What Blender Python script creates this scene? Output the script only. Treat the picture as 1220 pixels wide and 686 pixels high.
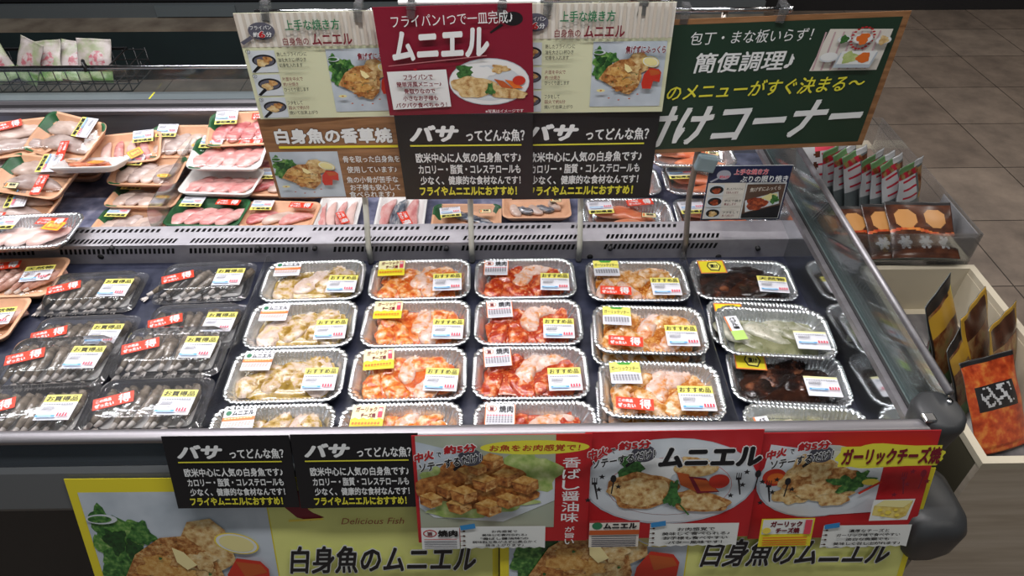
import bpy, math, random
from mathutils import Vector, Matrix, noise as mnoise
PI = math.pi
sc = bpy.context.scene
for o in list(bpy.data.objects): bpy.data.objects.remove(o)
COL = sc.collection

# ------------------------------------------------------------------ camera, light, exposure
PITCH, YAW, CAMZ, FPX = math.radians(41.0), math.radians(0.95), 1.70, 844.0
cd = bpy.data.cameras.new('camera'); cam = bpy.data.objects.new('camera', cd); COL.objects.link(cam)
cam.location = (0, 0, CAMZ); cam.rotation_euler = (PI/2-PITCH, 0, -YAW)
cd.sensor_width = 36; cd.lens = 36*FPX/1220; cd.clip_start = 0.02
sc.camera = cam
vs = sc.view_settings
vs.view_transform = 'Standard'; vs.look = 'None'; vs.gamma = 1; vs.use_curve_mapping = False
vs.exposure = 0.0
sc.cycles.transparent_max_bounces = 24
sc.cycles.max_bounces = 8
sc.cycles.use_denoising = True
w = bpy.data.worlds.new('store_ambient'); sc.world = w; w.use_nodes = True
w.node_tree.nodes['Background'].inputs[0].default_value = (0.75, 0.82, 0.9, 1)
w.node_tree.nodes['Background'].inputs[1].default_value = 0.10
def area(name, loc, sx, sy, power, col, rot=(0, 0, 0)):
    l = bpy.data.lights.new(name, 'AREA'); l.shape = 'RECTANGLE'; l.size = sx; l.size_y = sy; l.energy = power; l.color = col
    o = bpy.data.objects.new(name, l); COL.objects.link(o); o.location = loc; o.rotation_euler = rot
area('canopy_tube_light', (-0.55, 1.5, 2.25), 2.2, 0.10, 24, (1.0, 0.93, 0.95))
area('canopy_tube_light', (-0.25, 0.70, 2.45), 1.9, 0.10, 32, (1.0, 0.97, 0.96))
area('ceiling_and_fill_light', (0.0, -0.9, 2.9), 2.6, 0.15, 7, (0.92, 0.97, 1.0))
area('ceiling_and_fill_light', (2.9, 2.6, 2.9), 0.15, 2.4, 38, (1.0, 0.93, 0.85))
area('ceiling_and_fill_light', (1.75, -0.5, 2.7), 0.12, 1.2, 9, (1.0, 0.94, 0.86))  # added fill lamp that brightens the wooden cabinet front
area('ceiling_and_fill_light', (-1.2, 0.9, 2.9), 0.10, 2.0, 5, (0.95, 0.98, 1.0))  # added dim lamp, puts bright streaks on the foil flutes
area('ceiling_and_fill_light', (0.7, 1.6, 2.9), 0.10, 2.0, 4, (0.95, 0.98, 1.0))  # second dim lamp added for reflections in the foil
area('ceiling_and_fill_light', (-1.7, 2.2, 2.9), 2.4, 0.15, 34, (0.95, 0.97, 1.0))

F = Vector((math.sin(YAW), math.cos(YAW), 0)); RT = Vector((math.cos(YAW), -math.sin(YAW), 0))
FW = F*math.cos(PITCH)+Vector((0, 0, -math.sin(PITCH))); DN = -F*math.sin(PITCH)+Vector((0, 0, -math.cos(PITCH)))
def ray(x, y): return FW*FPX+RT*(x-610)+DN*(y-343)
def at_z(x, y, z):
    d = ray(x, y); return Vector((0, 0, CAMZ))+d*((z-CAMZ)/d.z)
def at_y(x, y, Y):
    d = ray(x, y); return Vector((0, 0, CAMZ))+d*(Y/d.y)

# ------------------------------------------------------------------ materials
MATS = {}
def newmat(name):
    m = bpy.data.materials.new(name); m.use_nodes = True; nt = m.node_tree
    return m, nt, nt.nodes['Principled BSDF']
def mat(name, col, rough=0.5, metal=0.0, spec=0.5, emit=0):
    if name in MATS: return MATS[name]
    m, nt, b = newmat(name)
    b.inputs['Base Color'].default_value = (*col, 1); b.inputs['Roughness'].default_value = rough
    b.inputs['Metallic'].default_value = metal; b.inputs['Specular IOR Level'].default_value = spec
    MATS[name] = m; return m
def coords(nt, rnd=True):
    tc = nt.nodes.new('ShaderNodeTexCoord')
    if not rnd: return tc.outputs['Object']
    oi = nt.nodes.new('ShaderNodeObjectInfo'); mu = nt.nodes.new('ShaderNodeMath'); mu.operation = 'MULTIPLY'; mu.inputs[1].default_value = 7.3
    nt.links.new(oi.outputs['Random'], mu.inputs[0])
    ad = nt.nodes.new('ShaderNodeVectorMath'); ad.operation = 'ADD'
    nt.links.new(tc.outputs['Object'], ad.inputs[0]); nt.links.new(mu.outputs[0], ad.inputs[1])
    return ad.outputs[0]
def ramp(nt, fac, stops):
    r = nt.nodes.new('ShaderNodeValToRGB'); e = r.color_ramp.elements
    while len(e) < len(stops): e.new(0.5)
    for k, (p, c) in enumerate(stops): e[k].position = p; e[k].color = (*c, 1)
    nt.links.new(fac, r.inputs[0]); return r.outputs[0]
def noisenode(nt, vec, scale, detail=3, rough=0.55):
    n = nt.nodes.new('ShaderNodeTexNoise'); n.inputs['Scale'].default_value = scale; n.inputs['Detail'].default_value = detail
    n.inputs['Roughness'].default_value = rough; nt.links.new(vec, n.inputs['Vector']); return n.outputs['Fac']
def mixcol(nt, fac, a, b):
    mx = nt.nodes.new('ShaderNodeMix'); mx.data_type = 'RGBA'
    nt.links.new(fac, mx.inputs[0])
    for s, v in ((6, a), (7, b)):
        if isinstance(v, tuple): mx.inputs[s].default_value = (*v, 1)
        else: nt.links.new(v, mx.inputs[s])
    return mx.outputs[2]
def nmat(name, stops, scale, rough=0.5, metal=0, detail=3, bump=0, speck=None, stretch=None, rnd=True, coat=0, spec=0.5):
    """noise-coloured material; speck = (colour, scale, threshold)"""
    if name in MATS: return MATS[name]
    m, nt, b = newmat(name); v = coords(nt, rnd)
    if stretch:
        mp = nt.nodes.new('ShaderNodeMapping'); mp.inputs['Scale'].default_value = stretch; nt.links.new(v, mp.inputs[0]); v = mp.outputs[0]
    f = noisenode(nt, v, scale, detail); c = ramp(nt, f, stops)
    if speck:
        for (scol, ss, th) in (speck if isinstance(speck, list) else [speck]):
            g = noisenode(nt, v, ss, 2); gg = ramp(nt, g, [(th, (0, 0, 0)), (th+0.03, (1, 1, 1))]); c = mixcol(nt, gg, c, scol)
    nt.links.new(c, b.inputs['Base Color'])
    b.inputs['Roughness'].default_value = rough; b.inputs['Metallic'].default_value = metal; b.inputs['Coat Weight'].default_value = coat
    b.inputs['Specular IOR Level'].default_value = spec; b.inputs['Coat Roughness'].default_value = 0.12
    if bump:
        bn = nt.nodes.new('ShaderNodeBump'); bn.inputs['Strength'].default_value = bump; bn.inputs['Distance'].default_value = 0.004
        nt.links.new(f, bn.inputs['Height']); nt.links.new(bn.outputs[0], b.inputs['Normal'])
    MATS[name] = m; return m
def clear(name, tint=(0.97, 0.98, 0.98), rough=0.08, refl=1.0, bump=0.0, scale=30, haze=0.0, hazecol=(0.8, 0.8, 0.82)):
    if name in MATS: return MATS[name]
    m = bpy.data.materials.new(name); m.use_nodes = True; nt = m.node_tree; nt.nodes.clear()
    out = nt.nodes.new('ShaderNodeOutputMaterial'); t = nt.nodes.new('ShaderNodeBsdfTransparent'); g = nt.nodes.new('ShaderNodeBsdfGlossy')
    t.inputs[0].default_value = (*tint, 1); g.inputs['Roughness'].default_value = rough
    lw = nt.nodes.new('ShaderNodeFresnel'); lw.inputs[0].default_value = 1.45
    mu = nt.nodes.new('ShaderNodeMath'); mu.operation = 'MULTIPLY'; mu.inputs[1].default_value = refl; mu.use_clamp = True
    nt.links.new(lw.outputs[0], mu.inputs[0]); mx = nt.nodes.new('ShaderNodeMixShader')
    nt.links.new(mu.outputs[0], mx.inputs[0]); nt.links.new(t.outputs[0], mx.inputs[1]); nt.links.new(g.outputs[0], mx.inputs[2])
    last = mx.outputs[0]
    if haze:
        d = nt.nodes.new('ShaderNodeBsdfDiffuse'); d.inputs[0].default_value = (*hazecol, 1); m2 = nt.nodes.new('ShaderNodeMixShader'); m2.inputs[0].default_value = haze
        nt.links.new(last, m2.inputs[1]); nt.links.new(d.outputs[0], m2.inputs[2]); last = m2.outputs[0]
    if bump:
        n = noisenode(nt, coords(nt), scale, 2); bn = nt.nodes.new('ShaderNodeBump'); bn.inputs['Strength'].default_value = bump; bn.inputs['Distance'].default_value = 0.006
        nt.links.new(n, bn.inputs['Height']); nt.links.new(bn.outputs[0], g.inputs['Normal']); nt.links.new(bn.outputs[0], lw.inputs['Normal'])
    nt.links.new(last, out.inputs[0]); MATS[name] = m; return m

steel = nmat('brushed_steel', [(0.3, (0.30, 0.31, 0.33)), (0.7, (0.38, 0.39, 0.41))], 60, 0.33, 0.85, stretch=(0.05, 1, 1), rnd=False)
rail_m = nmat('satin_rail', [(0.3, (0.22, 0.21, 0.225)), (0.7, (0.30, 0.29, 0.305))], 40, 0.42, 0.75, stretch=(0.05, 1, 1), rnd=False)
chrome = mat('chrome', (0.62, 0.63, 0.65), 0.18, 1)
vent_m = nmat('vent_steel', [(0.3, (0.34, 0.325, 0.35)), (0.7, (0.42, 0.405, 0.43))], 30, 0.45, 0.6, rnd=False)
grey_pl = mat('grey_plastic', (0.034, 0.036, 0.038), 0.45)
dark_pl = mat('dark_panel', (0.012, 0.015, 0.017), 0.5)
black = mat('black_inner_shade', (0.006, 0.006, 0.007), 0.8)  # black colour standing for shade inside openings
rubber = mat('black_rubber', (0.012, 0.012, 0.013), 0.6)
navy = nmat('navy_mat', [(0.3, (0.012, 0.015, 0.032)), (0.7, (0.03, 0.034, 0.06))], 40, 0.4, rnd=False)
frost = nmat('frosted_shelf', [(0.35, (0.08, 0.09, 0.15)), (0.55, (0.18, 0.19, 0.28)), (0.75, (0.36, 0.36, 0.46))], 25, 0.35, 0.2, rnd=False)
foil = nmat('aluminium_foil', [(0.3, (0.74, 0.77, 0.79)), (0.7, (0.86, 0.89, 0.91))], 90, 0.17, 0.90)
pole_m = mat('pole_metal', (0.50, 0.50, 0.44), 0.4, 0.1)
polebr_m = mat('dull_pole_metal', (0.25, 0.22, 0.19), 0.35, 0.8)
film = clear('cling_film', (0.995, 0.995, 0.995), 0.06, 0.55, 0.30, 14)
lidm = clear('clear_plastic_lid', (0.95, 0.955, 0.96), 0.10, 1.8, 0.25, 30, haze=0.03)
clipm = clear('clear_clip_plastic', (0.93, 0.94, 0.94), 0.1, 1.4, haze=0.05)
acryl = clear('acrylic', (0.95, 0.96, 0.96), 0.05, 0.6, haze=0.03)
milky = clear('milky_acrylic', (0.85, 0.86, 0.87), 0.2, 1.6, haze=0.22, hazecol=(0.7, 0.7, 0.72))  # milky look from a pale diffuse mix
glassm = clear('case_glass', (0.90, 0.94, 0.94), 0.03, 0.8, haze=0.025, hazecol=(0.5, 0.55, 0.58))
frontglass = clear('dark_front_glass', (0.42, 0.48, 0.50), 0.12, 1.4, haze=0.14, hazecol=(0.28, 0.34, 0.40))

# ------------------------------------------------------------------ mesh helpers
class MB:
    def __init__(s): s.v = []; s.f = []; s.m = []; s.s = []
    def add(s, vs_, fs, mi=0, smooth=False):
        b = len(s.v); s.v += [tuple(p) for p in vs_]
        for k, f in enumerate(fs):
            s.f.append([i+b for i in f]); s.m.append(mi[k] if isinstance(mi, list) else mi); s.s.append(smooth)
        return s
    def box(s, x0, x1, y0, y1, z0, z1, mi=0):
        return s.add([(x, y, z) for z in (z0, z1) for y in (y0, y1) for x in (x0, x1)],
              [(0, 2, 3, 1), (4, 5, 7, 6), (0, 1, 5, 4), (2, 6, 7, 3), (0, 4, 6, 2), (1, 3, 7, 5)], mi)
    def loft(s, rings, mi=0, smooth=True, cap0=False, cap1=False, closed=True):
        n = len(rings[0]); vs_ = [p for r in rings for p in r]; fs = []
        for k in range(len(rings)-1):
            for i in range(n if closed else n-1):
                j = (i+1) % n; fs.append((k*n+i, k*n+j, (k+1)*n+j, (k+1)*n+i))
        if cap0: fs.append(tuple(range(n))[::-1])
        if cap1: fs.append(tuple(range((len(rings)-1)*n, len(rings)*n)))
        return s.add(vs_, fs, mi, smooth)
    def tube(s, pts, r, n=8, mi=0, sy=1.0):
        pts = [Vector(p) for p in pts]; rings = []
        for k, p in enumerate(pts):
            d = (pts[min(k+1, len(pts)-1)]-pts[max(k-1, 0)]).normalized()
            a = Vector((0, 0, 1)) if abs(d.z) < 0.9 else Vector((1, 0, 0))
            u = d.cross(a).normalized(); v = u.cross(d)
            rr = r[k] if isinstance(r, (list, tuple)) else r
            rings.append([p+u*(rr*math.cos(2*PI*i/n))+v*(rr*sy*math.sin(2*PI*i/n)) for i in range(n)])
        return s.loft(rings, mi, True, True, True)
    def profile_x(s, prof, x0, x1, mi=0, smooth=False):   # extrude a closed (y,z) outline along X
        n = len(prof)
        return s.loft([[(x0, y, z) for y, z in prof], [(x1, y, z) for y, z in prof]], mi, smooth, True, True)
    def profile_y(s, prof, y0, y1, mi=0, smooth=False):
        return s.loft([[(x, y0, z) for x, z in prof], [(x, y1, z) for x, z in prof]], mi, smooth, True, True)
    def mesh(s, name, mats):
        me = bpy.data.meshes.new(name); me.from_pydata(s.v, [], s.f)
        for m in (mats if isinstance(mats, (list, tuple)) else [mats]): me.materials.append(m)
        me.polygons.foreach_set('material_index', s.m); me.polygons.foreach_set('use_smooth', s.s); me.update()
        return me
    def build(s, name, mats, parent=None, loc=None, rot=None, bevel=0):
        o = put(name, s.mesh(name, mats), parent, loc, rot)
        if bevel:
            b = o.modifiers.new('bevel', 'BEVEL'); b.width = bevel; b.segments = 2; b.limit_method = 'ANGLE'
        return o
def put(name, me, parent=None, loc=None, rot=None):
    o = bpy.data.objects.new(name, me); COL.objects.link(o)
    if parent: o.parent = parent
    if loc is not None: o.location = loc
    if rot is not None: o.rotation_euler = rot
    return o
def tag(o, label, cat, group=None, kind=None):
    o['label'] = label; o['category'] = cat
    if group: o['group'] = group
    if kind: o['kind'] = kind
    return o
def thing(name, label, cat, loc=(0, 0, 0), rot=(0, 0, 0), group=None):
    o = bpy.data.objects.new(name, None); COL.objects.link(o); o.location = loc; o.rotation_euler = rot; o.empty_display_size = 0.05
    return tag(o, label, cat, group)

def rrect(W, D, R, z, nx=20, ny=12, nc=8, flute=0.0, per=4):
    """rounded rectangle outline with fixed point count; flute shifts points along the normal"""
    pts = []; a, b = W/2, D/2; R = min(R, a*0.98, b*0.98)
    def seg(p, q, nrm, n):
        for i in range(n): t = i/n; pts.append((p[0]+(q[0]-p[0])*t, p[1]+(q[1]-p[1])*t, nrm[0], nrm[1]))
    def arc(cx, cy, a0, n):
        for i in range(n): t = a0+PI/2*i/n; pts.append((cx+R*math.cos(t), cy+R*math.sin(t), math.cos(t), math.sin(t)))
    seg((-a+R, -b), (a-R, -b), (0, -1), nx); arc(a-R, -b+R, -PI/2, nc)
    seg((a, -b+R), (a, b-R), (1, 0), ny); arc(a-R, b-R, 0, nc)
    seg((a-R, b), (-a+R, b), (0, 1), nx); arc(-a+R, b-R, PI/2, nc)
    seg((-a, b-R), (-a, -b+R), (-1, 0), ny); arc(-a+R, -b+R, PI, nc)
    out = []
    for k, (x, y, u, v) in enumerate(pts):
        d = flute*math.cos(2*PI*k/per) if flute else 0
        out.append((x+u*d, y+v*d, z))
    return out

# ------------------------------------------------------------------ text and print helpers
TXT = {}
def text_geo(s, bold=0.0, shear=0.0):
    k = (s, bold, shear)
    if k in TXT: return TXT[k]
    if bold:      # heavier strokes: the same glyphs printed a few times, slightly shifted
        v0, f0, bb = text_geo(s, 0.0, shear); vs_, fs = [], []; n = 4 if bold < 0.04 else 8
        for i in range(n):
            a = PI/4+2*PI*i/n; dx, dy = bold*math.cos(a), bold*math.sin(a); b0 = len(vs_)
            vs_ += [(x+dx, y+dy, i) for x, y, _ in v0]; fs += [tuple(q+b0 for q in f) for f in f0]
        TXT[k] = (vs_, fs, (bb[0]-bold, bb[1]-bold, bb[2]+bold, bb[3]+bold)); return TXT[k]
    c = bpy.data.curves.new('t', 'FONT'); c.body = s; c.shear = shear; c.resolution_u = 2; c.fill_mode = 'FRONT'
    o = bpy.data.objects.new('t', c); COL.objects.link(o)
    dg = bpy.context.evaluated_depsgraph_get(); dg.update(); ev = o.evaluated_get(dg); me = ev.to_mesh()
    vs_ = [(v.co.x, v.co.y, 0) for v in me.vertices]; fs = [tuple(p.vertices) for p in me.polygons]
    ev.to_mesh_clear(); bpy.data.objects.remove(o); bpy.data.curves.remove(c)
    xs = [p[0] for p in vs_] or [0, 1]; ys = [p[1] for p in vs_] or [0, 1]
    TXT[k] = (vs_, fs, (min(xs), min(ys), max(xs), max(ys))); return TXT[k]
PR = {}
def ink(name, col): return mat('print_'+name, col, 0.4)
class Print:
    """flat print on a vertical board: u to the right 0..1, v down 0..1, board hangs from its top centre"""
    def __init__(s, W, H, flat=False, bend=None): s.W, s.H = W, H; s.mb = MB(); s.mats = []; s.lay = 1; s.flat = flat; s.bend = bend
    def mi(s, m):
        if m not in s.mats: s.mats.append(m)
        return s.mats.index(m)
    def pt(s, u, v, l):
        if s.flat: return ((u-0.5)*s.W, (0.5-v)*s.H, l*0.00012)
        y = -l*0.00018
        if s.bend: y += s.bend(u, v)
        return ((u-0.5)*s.W, y, -v*s.H)
    def poly(s, pts, m, up=True):
        if up: s.lay += 1
        n = len(pts); cx = sum(p[0] for p in pts)/n; cy = sum(p[1] for p in pts)/n
        if n <= 4: s.mb.add([s.pt(u, v, s.lay) for u, v in pts], [tuple(range(n))[::-1]], s.mi(m))
        else: s.mb.add([s.pt(u, v, s.lay) for u, v in pts], [tuple(range(n))[::-1]], s.mi(m))
    def rect(s, u0, v0, u1, v1, m, nu=1):
        if nu == 1: s.poly([(u0, v0), (u1, v0), (u1, v1), (u0, v1)], m); return
        s.lay += 1; vs_ = []; fs = []
        for i in range(nu+1):
            for j in range(nu+1): vs_.append(s.pt(u0+(u1-u0)*i/nu, v0+(v1-v0)*j/nu, s.lay))
        for i in range(nu):
            for j in range(nu): a = i*(nu+1)+j; fs.append((a, a+1, a+nu+2, a+nu+1))
        s.mb.add(vs_, fs, s.mi(m))
    def ell(s, cu, cv, ru, rv, m, rot=0, n=28):
        asp = s.W/s.H; ca, sa = math.cos(rot), math.sin(rot); P = []
        for i in range(n):
            t = 2*PI*i/n; x = ru*math.cos(t); y = rv/asp*math.sin(t)
            P.append((cu+x*ca-y*sa, cv+(x*sa+y*ca)*asp))
        s.poly(P, m)
    def blob(s, cu, cv, ru, rv, m, seed=1, n=26, amp=0.22, rot=0):
        r = random.Random(seed); ph = [r.uniform(0, 6.28) for _ in range(4)]; P = []
        for i in range(n):
            t = 2*PI*i/n; k = 1+amp*(0.5*math.sin(3*t+ph[0])+0.35*math.sin(5*t+ph[1])+0.3*math.sin(8*t+ph[2]))
            x = ru*k*math.cos(t); y = rv*k*math.sin(t)
            P.append((cu+x*math.cos(rot)-y*math.sin(rot), cv+x*math.sin(rot)+y*math.cos(rot)))
        s.poly(P, m)
    def text(s, t, u0, v0, u1, v1, m, bold=0.0, shear=0.0, out=None, outw=0.05, skew=0.0):
        layers = ([(out, bold+outw)] if out else [])+[(m, bold)]
        bb = text_geo(t, bold, shear)[2]
        sx = (u1-u0)/(bb[2]-bb[0]); sy = (v1-v0)/(bb[3]-bb[1])
        for mm, b in layers:
            vs_, fs, _ = text_geo(t, b, shear); s.lay += 1
            s.mb.add([s.pt(u0+(x-bb[0])*sx, v1-(y-bb[1])*sy-skew*(x-bb[0])/(bb[2]-bb[0]), s.lay+0.25*q) for x, y, q in vs_], [f[::-1] for f in fs] if not s.flat else fs, s.mi(mm)); s.lay += 1 if b < 0.04 else 2
    def lines(s, ls, u0, v0, u1, v1, m, bold=0.015, widths=None, align='c', **k):
        n = len(ls); h = (v1-v0)/n
        for i, t in enumerate(ls):
            wd = (widths[i] if widths else 1.0)*(u1-u0); a = u0 if align == 'l' else (u0+u1)/2-wd/2
            mm = m[i] if isinstance(m, list) else m
            s.text(t, a, v0+h*i+h*0.08, a+wd, v0+h*i+h*0.86, mm, bold, **k)
    def build(s, name, parent): return s.mb.build(name, s.mats, parent)

WHITE = ink('white', (0.72, 0.74, 0.74)); PAPER = ink('paper', (0.68, 0.70, 0.68)); BLK = ink('black', (0.008, 0.008, 0.01)); YEL = ink('yellow', (0.70, 0.66, 0.05))
RED = ink('red', (0.42, 0.015, 0.02)); WINE = ink('wine', (0.20, 0.008, 0.025)); DRED = ink('dark_red', (0.16, 0.008, 0.02)); GRN = ink('green', (0.02, 0.16, 0.07)); DGRN = ink('board_green', (0.012, 0.035, 0.020))
CREAM = ink('cream', (0.60, 0.62, 0.42)); CREAM2 = ink('cream_stripe', (0.52, 0.47, 0.40)); CREAM3 = ink('cream_stripe_pale', (0.66, 0.63, 0.57)); GREYP = ink('pan_grey', (0.09, 0.09, 0.12)); NAVY = ink('navy', (0.012, 0.018, 0.06))
BLUE = ink('tape_blue', (0.03, 0.22, 0.50)); PLATE = ink('plate', (0.55, 0.60, 0.64)); PLATE2 = ink('plate_shade', (0.42, 0.48, 0.54)); TOM = ink('tomato', (0.50, 0.03, 0.015)); LEM = ink('lemon', (0.72, 0.66, 0.30)); LEM2 = ink('lemon_rind', (0.75, 0.60, 0.08)); BUT = ink('butter', (0.80, 0.70, 0.35)); ORG = ink('orange', (0.65, 0.14, 0.02)); CARROT = ink('carrot', (0.45, 0.09, 0.02)); BROWNW = ink('table_brown', (0.10, 0.055, 0.035)); PINKR = ink('pink_red', (0.65, 0.06, 0.10)); PALEY = ink('pale_yellow', (0.66, 0.68, 0.22)); DARKBR = ink('dark_brown', (0.06, 0.02, 0.008)); STRY = ink('strong_yellow', (0.72, 0.62, 0.03)); SKYB = ink('sky_blue', (0.45, 0.68, 0.85)); LAV = ink('lavender', (0.70, 0.70, 0.80))
PFISH = nmat('print_fried_fish', [(0.30, (0.16, 0.05, 0.012)), (0.45, (0.36, 0.15, 0.04)), (0.6, (0.55, 0.32, 0.12)), (0.75, (0.68, 0.50, 0.26))], 130, 0.4, detail=5, speck=((0.05, 0.06, 0.02), 420, 0.66), rnd=False)
PPALE = nmat('print_pale_fish', [(0.30, (0.30, 0.12, 0.03)), (0.5, (0.58, 0.40, 0.17)), (0.7, (0.70, 0.58, 0.34))], 110, 0.4, detail=5, speck=((0.10, 0.05, 0.02), 400, 0.68), rnd=False)
PCHK = nmat('print_fried_cubes', [(0.30, (0.13, 0.035, 0.01)), (0.5, (0.36, 0.13, 0.03)), (0.7, (0.58, 0.30, 0.09))], 120, 0.4, detail=5, rnd=False)
PCHK2 = nmat('print_fried_cube_tops', [(0.30, (0.36, 0.14, 0.03)), (0.5, (0.55, 0.30, 0.08)), (0.7, (0.66, 0.44, 0.17))], 140, 0.4, detail=5, rnd=False)
PLEAF = nmat('print_lettuce', [(0.3, (0.01, 0.05, 0.012)), (0.5, (0.04, 0.15, 0.03)), (0.7, (0.16, 0.32, 0.08))], 130, 0.4, detail=4, rnd=False)
PLEAF2 = nmat('print_lettuce_light', [(0.3, (0.03, 0.12, 0.02)), (0.5, (0.10, 0.26, 0.05)), (0.7, (0.28, 0.42, 0.14))], 150, 0.4, detail=4, rnd=False)
PLEAF3 = nmat('print_lettuce_dark', [(0.3, (0.006, 0.025, 0.008)), (0.7, (0.02, 0.09, 0.02))], 150, 0.4, detail=4, rnd=False)
PCABB = nmat('print_cabbage', [(0.3, (0.22, 0.34, 0.08)), (0.5, (0.36, 0.46, 0.15)), (0.7, (0.52, 0.58, 0.28))], 60, 0.4, detail=3, rnd=False)
PBROC = nmat('print_broccoli', [(0.3, (0.012, 0.05, 0.012)), (0.6, (0.05, 0.17, 0.04))], 200, 0.4, rnd=False)
PTERI = nmat('print_teriyaki', [(0.3, (0.10, 0.01, 0.005)), (0.55, (0.36, 0.06, 0.015)), (0.75, (0.6, 0.2, 0.06))], 120, 0.35, rnd=False)
WOODP = nmat('print_wood_board', [(0.3, (0.14, 0.06, 0.025)), (0.5, (0.25, 0.12, 0.05)), (0.7, (0.33, 0.17, 0.08))], 30, 0.4, stretch=(0.25, 1, 3.0), detail=4, rnd=False)
PCHEESE = nmat('print_cheese', [(0.35, (0.50, 0.34, 0.06)), (0.6, (0.70, 0.58, 0.18))], 90, 0.4, rnd=False)
PPLATE = nmat('print_plate_blur', [(0.3, (0.36, 0.42, 0.48)), (0.6, (0.50, 0.56, 0.62))], 12, 0.4, rnd=False)

def B(box, u, v): return box[0]+(box[2]-box[0])*u, box[1]+(box[3]-box[1])*v
def dish_meuniere(P, box, sauce=True):
    """fried white fish with lemon, tomato and lettuce on a pale plate, printed in box"""
    bw, bh = box[2]-box[0], box[3]-box[1]
    P.rect(*box, PPLATE)
    def bl(u, v, ru, rv, m, sd, amp=0.22, rot=0): c = B(box, u, v); P.blob(c[0], c[1], ru*bw, rv*bh, m, sd, 30, amp, rot)
    def pg(pts, m): P.poly([B(box, *p) for p in pts], m)
    for (u, v, a_, b_, m_, sd) in ((0.10, 0.20, 0.09, 0.11, PLEAF, 3), (0.20, 0.26, 0.09, 0.11, PLEAF2, 5), (0.09, 0.34, 0.08, 0.11, PLEAF2, 9), (0.16, 0.40, 0.10, 0.11, PLEAF, 12), (0.28, 0.24, 0.07, 0.07, PLEAF, 15), (0.13, 0.28, 0.06, 0.07, PLEAF3, 17), (0.08, 0.47, 0.06, 0.09, PLEAF, 19), (0.22, 0.33, 0.05, 0.05, PLEAF3, 21)): bl(u, v, a_, b_, m_, sd, 0.38)
    c = B(box, 0.09, 0.15); P.ell(c[0], c[1], 0.085*bw, 0.05*bw, PLATE); P.ell(c[0]-0.01*bw, c[1], 0.065*bw, 0.035*bw, PLEAF)
    pg([(0.47, 0.30), (0.55, 0.17), (0.68, 0.15), (0.75, 0.22), (0.78, 0.42), (0.62, 0.50)], PPALE)
    c = B(box, 0.80, 0.30); P.ell(c[0], c[1], 0.125*bw, 0.105*bw, LEM2, 0.3); P.ell(c[0], c[1], 0.115*bw, 0.095*bw, PAPER, 0.3); P.ell(c[0], c[1], 0.098*bw, 0.08*bw, LEM, 0.3)
    pg([(0.10, 0.55), (0.22, 0.36), (0.38, 0.26), (0.52, 0.25), (0.66, 0.38), (0.70, 0.52), (0.66, 0.68), (0.55, 0.80), (0.46, 0.78), (0.30, 0.67)], PFISH)
    for (u, v, a_, b_, m_, sd) in ((0.55, 0.55, 0.12, 0.10, PPALE, 6), (0.33, 0.44, 0.11, 0.07, PCHK2, 2), (0.45, 0.60, 0.12, 0.07, PCHK2, 4), (0.24, 0.54, 0.08, 0.06, PCHK, 8), (0.60, 0.40, 0.07, 0.06, PPALE, 10), (0.40, 0.70, 0.09, 0.04, PCHK, 11), (0.52, 0.70, 0.09, 0.05, PFISH, 13), (0.48, 0.48, 0.06, 0.05, PCHK2, 14)): bl(u, v, a_, b_, m_, sd, 0.35)
    for (u, v) in ((0.2, 0.52), (0.30, 0.60), (0.36, 0.38), (0.5, 0.66), (0.58, 0.60), (0.44, 0.55), (0.62, 0.48)): bl(u, v, 0.010, 0.008, PBROC, 3, 0.3)
    pg([(0.44, 0.31), (0.50, 0.34), (0.56, 0.42), (0.50, 0.45), (0.45, 0.40)], BUT)
    pg([(0.70, 0.62), (0.72, 0.48), (0.79, 0.38), (0.92, 0.40), (0.96, 0.45), (0.95, 0.60), (0.86, 0.58), (0.84, 0.70), (0.72, 0.70)], TOM)
    pg([(0.78, 0.40), (0.92, 0.42), (0.95, 0.47), (0.82, 0.50)], CARROT)
    if sauce:
        for k, (u, v) in enumerate([(0.14, 0.72), (0.26, 0.84), (0.40, 0.87), (0.55, 0.85), (0.66, 0.78)]):
            c = B(box, u, v)
            if k < 1: P.ell(c[0], c[1], 0.06*bw, 0.03*bw, LEM)
            P.ell(c[0], c[1], 0.016*bw, 0.012*bw, CARROT)
def pan_step(P, u, v, wd, hd, seed):
    """small square photo: fish in a black frying pan"""
    P.rect(u, v, u+wd, v+hd, PLATE)
    cu, cv = u+wd*0.55, v+hd*0.45
    P.poly([(u+wd*0.02, v+hd*0.95), (u+wd*0.12, v+hd), (u+wd*0.4, v+hd*0.75), (u+wd*0.3, v+hd*0.65)], BLK)
    P.ell(cu, cv, wd*0.44, wd*0.33, BLK); P.ell(cu, cv+hd*0.02, wd*0.38, wd*0.27, GREYP)
    P.blob(cu-wd*0.08, cv+hd*0.1, wd*0.22, hd*0.17, PPALE, seed, 14, 0.3); P.blob(cu+wd*0.13, cv-hd*0.05, wd*0.17, hd*0.14, PFISH, seed+3, 14, 0.3)

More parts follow.
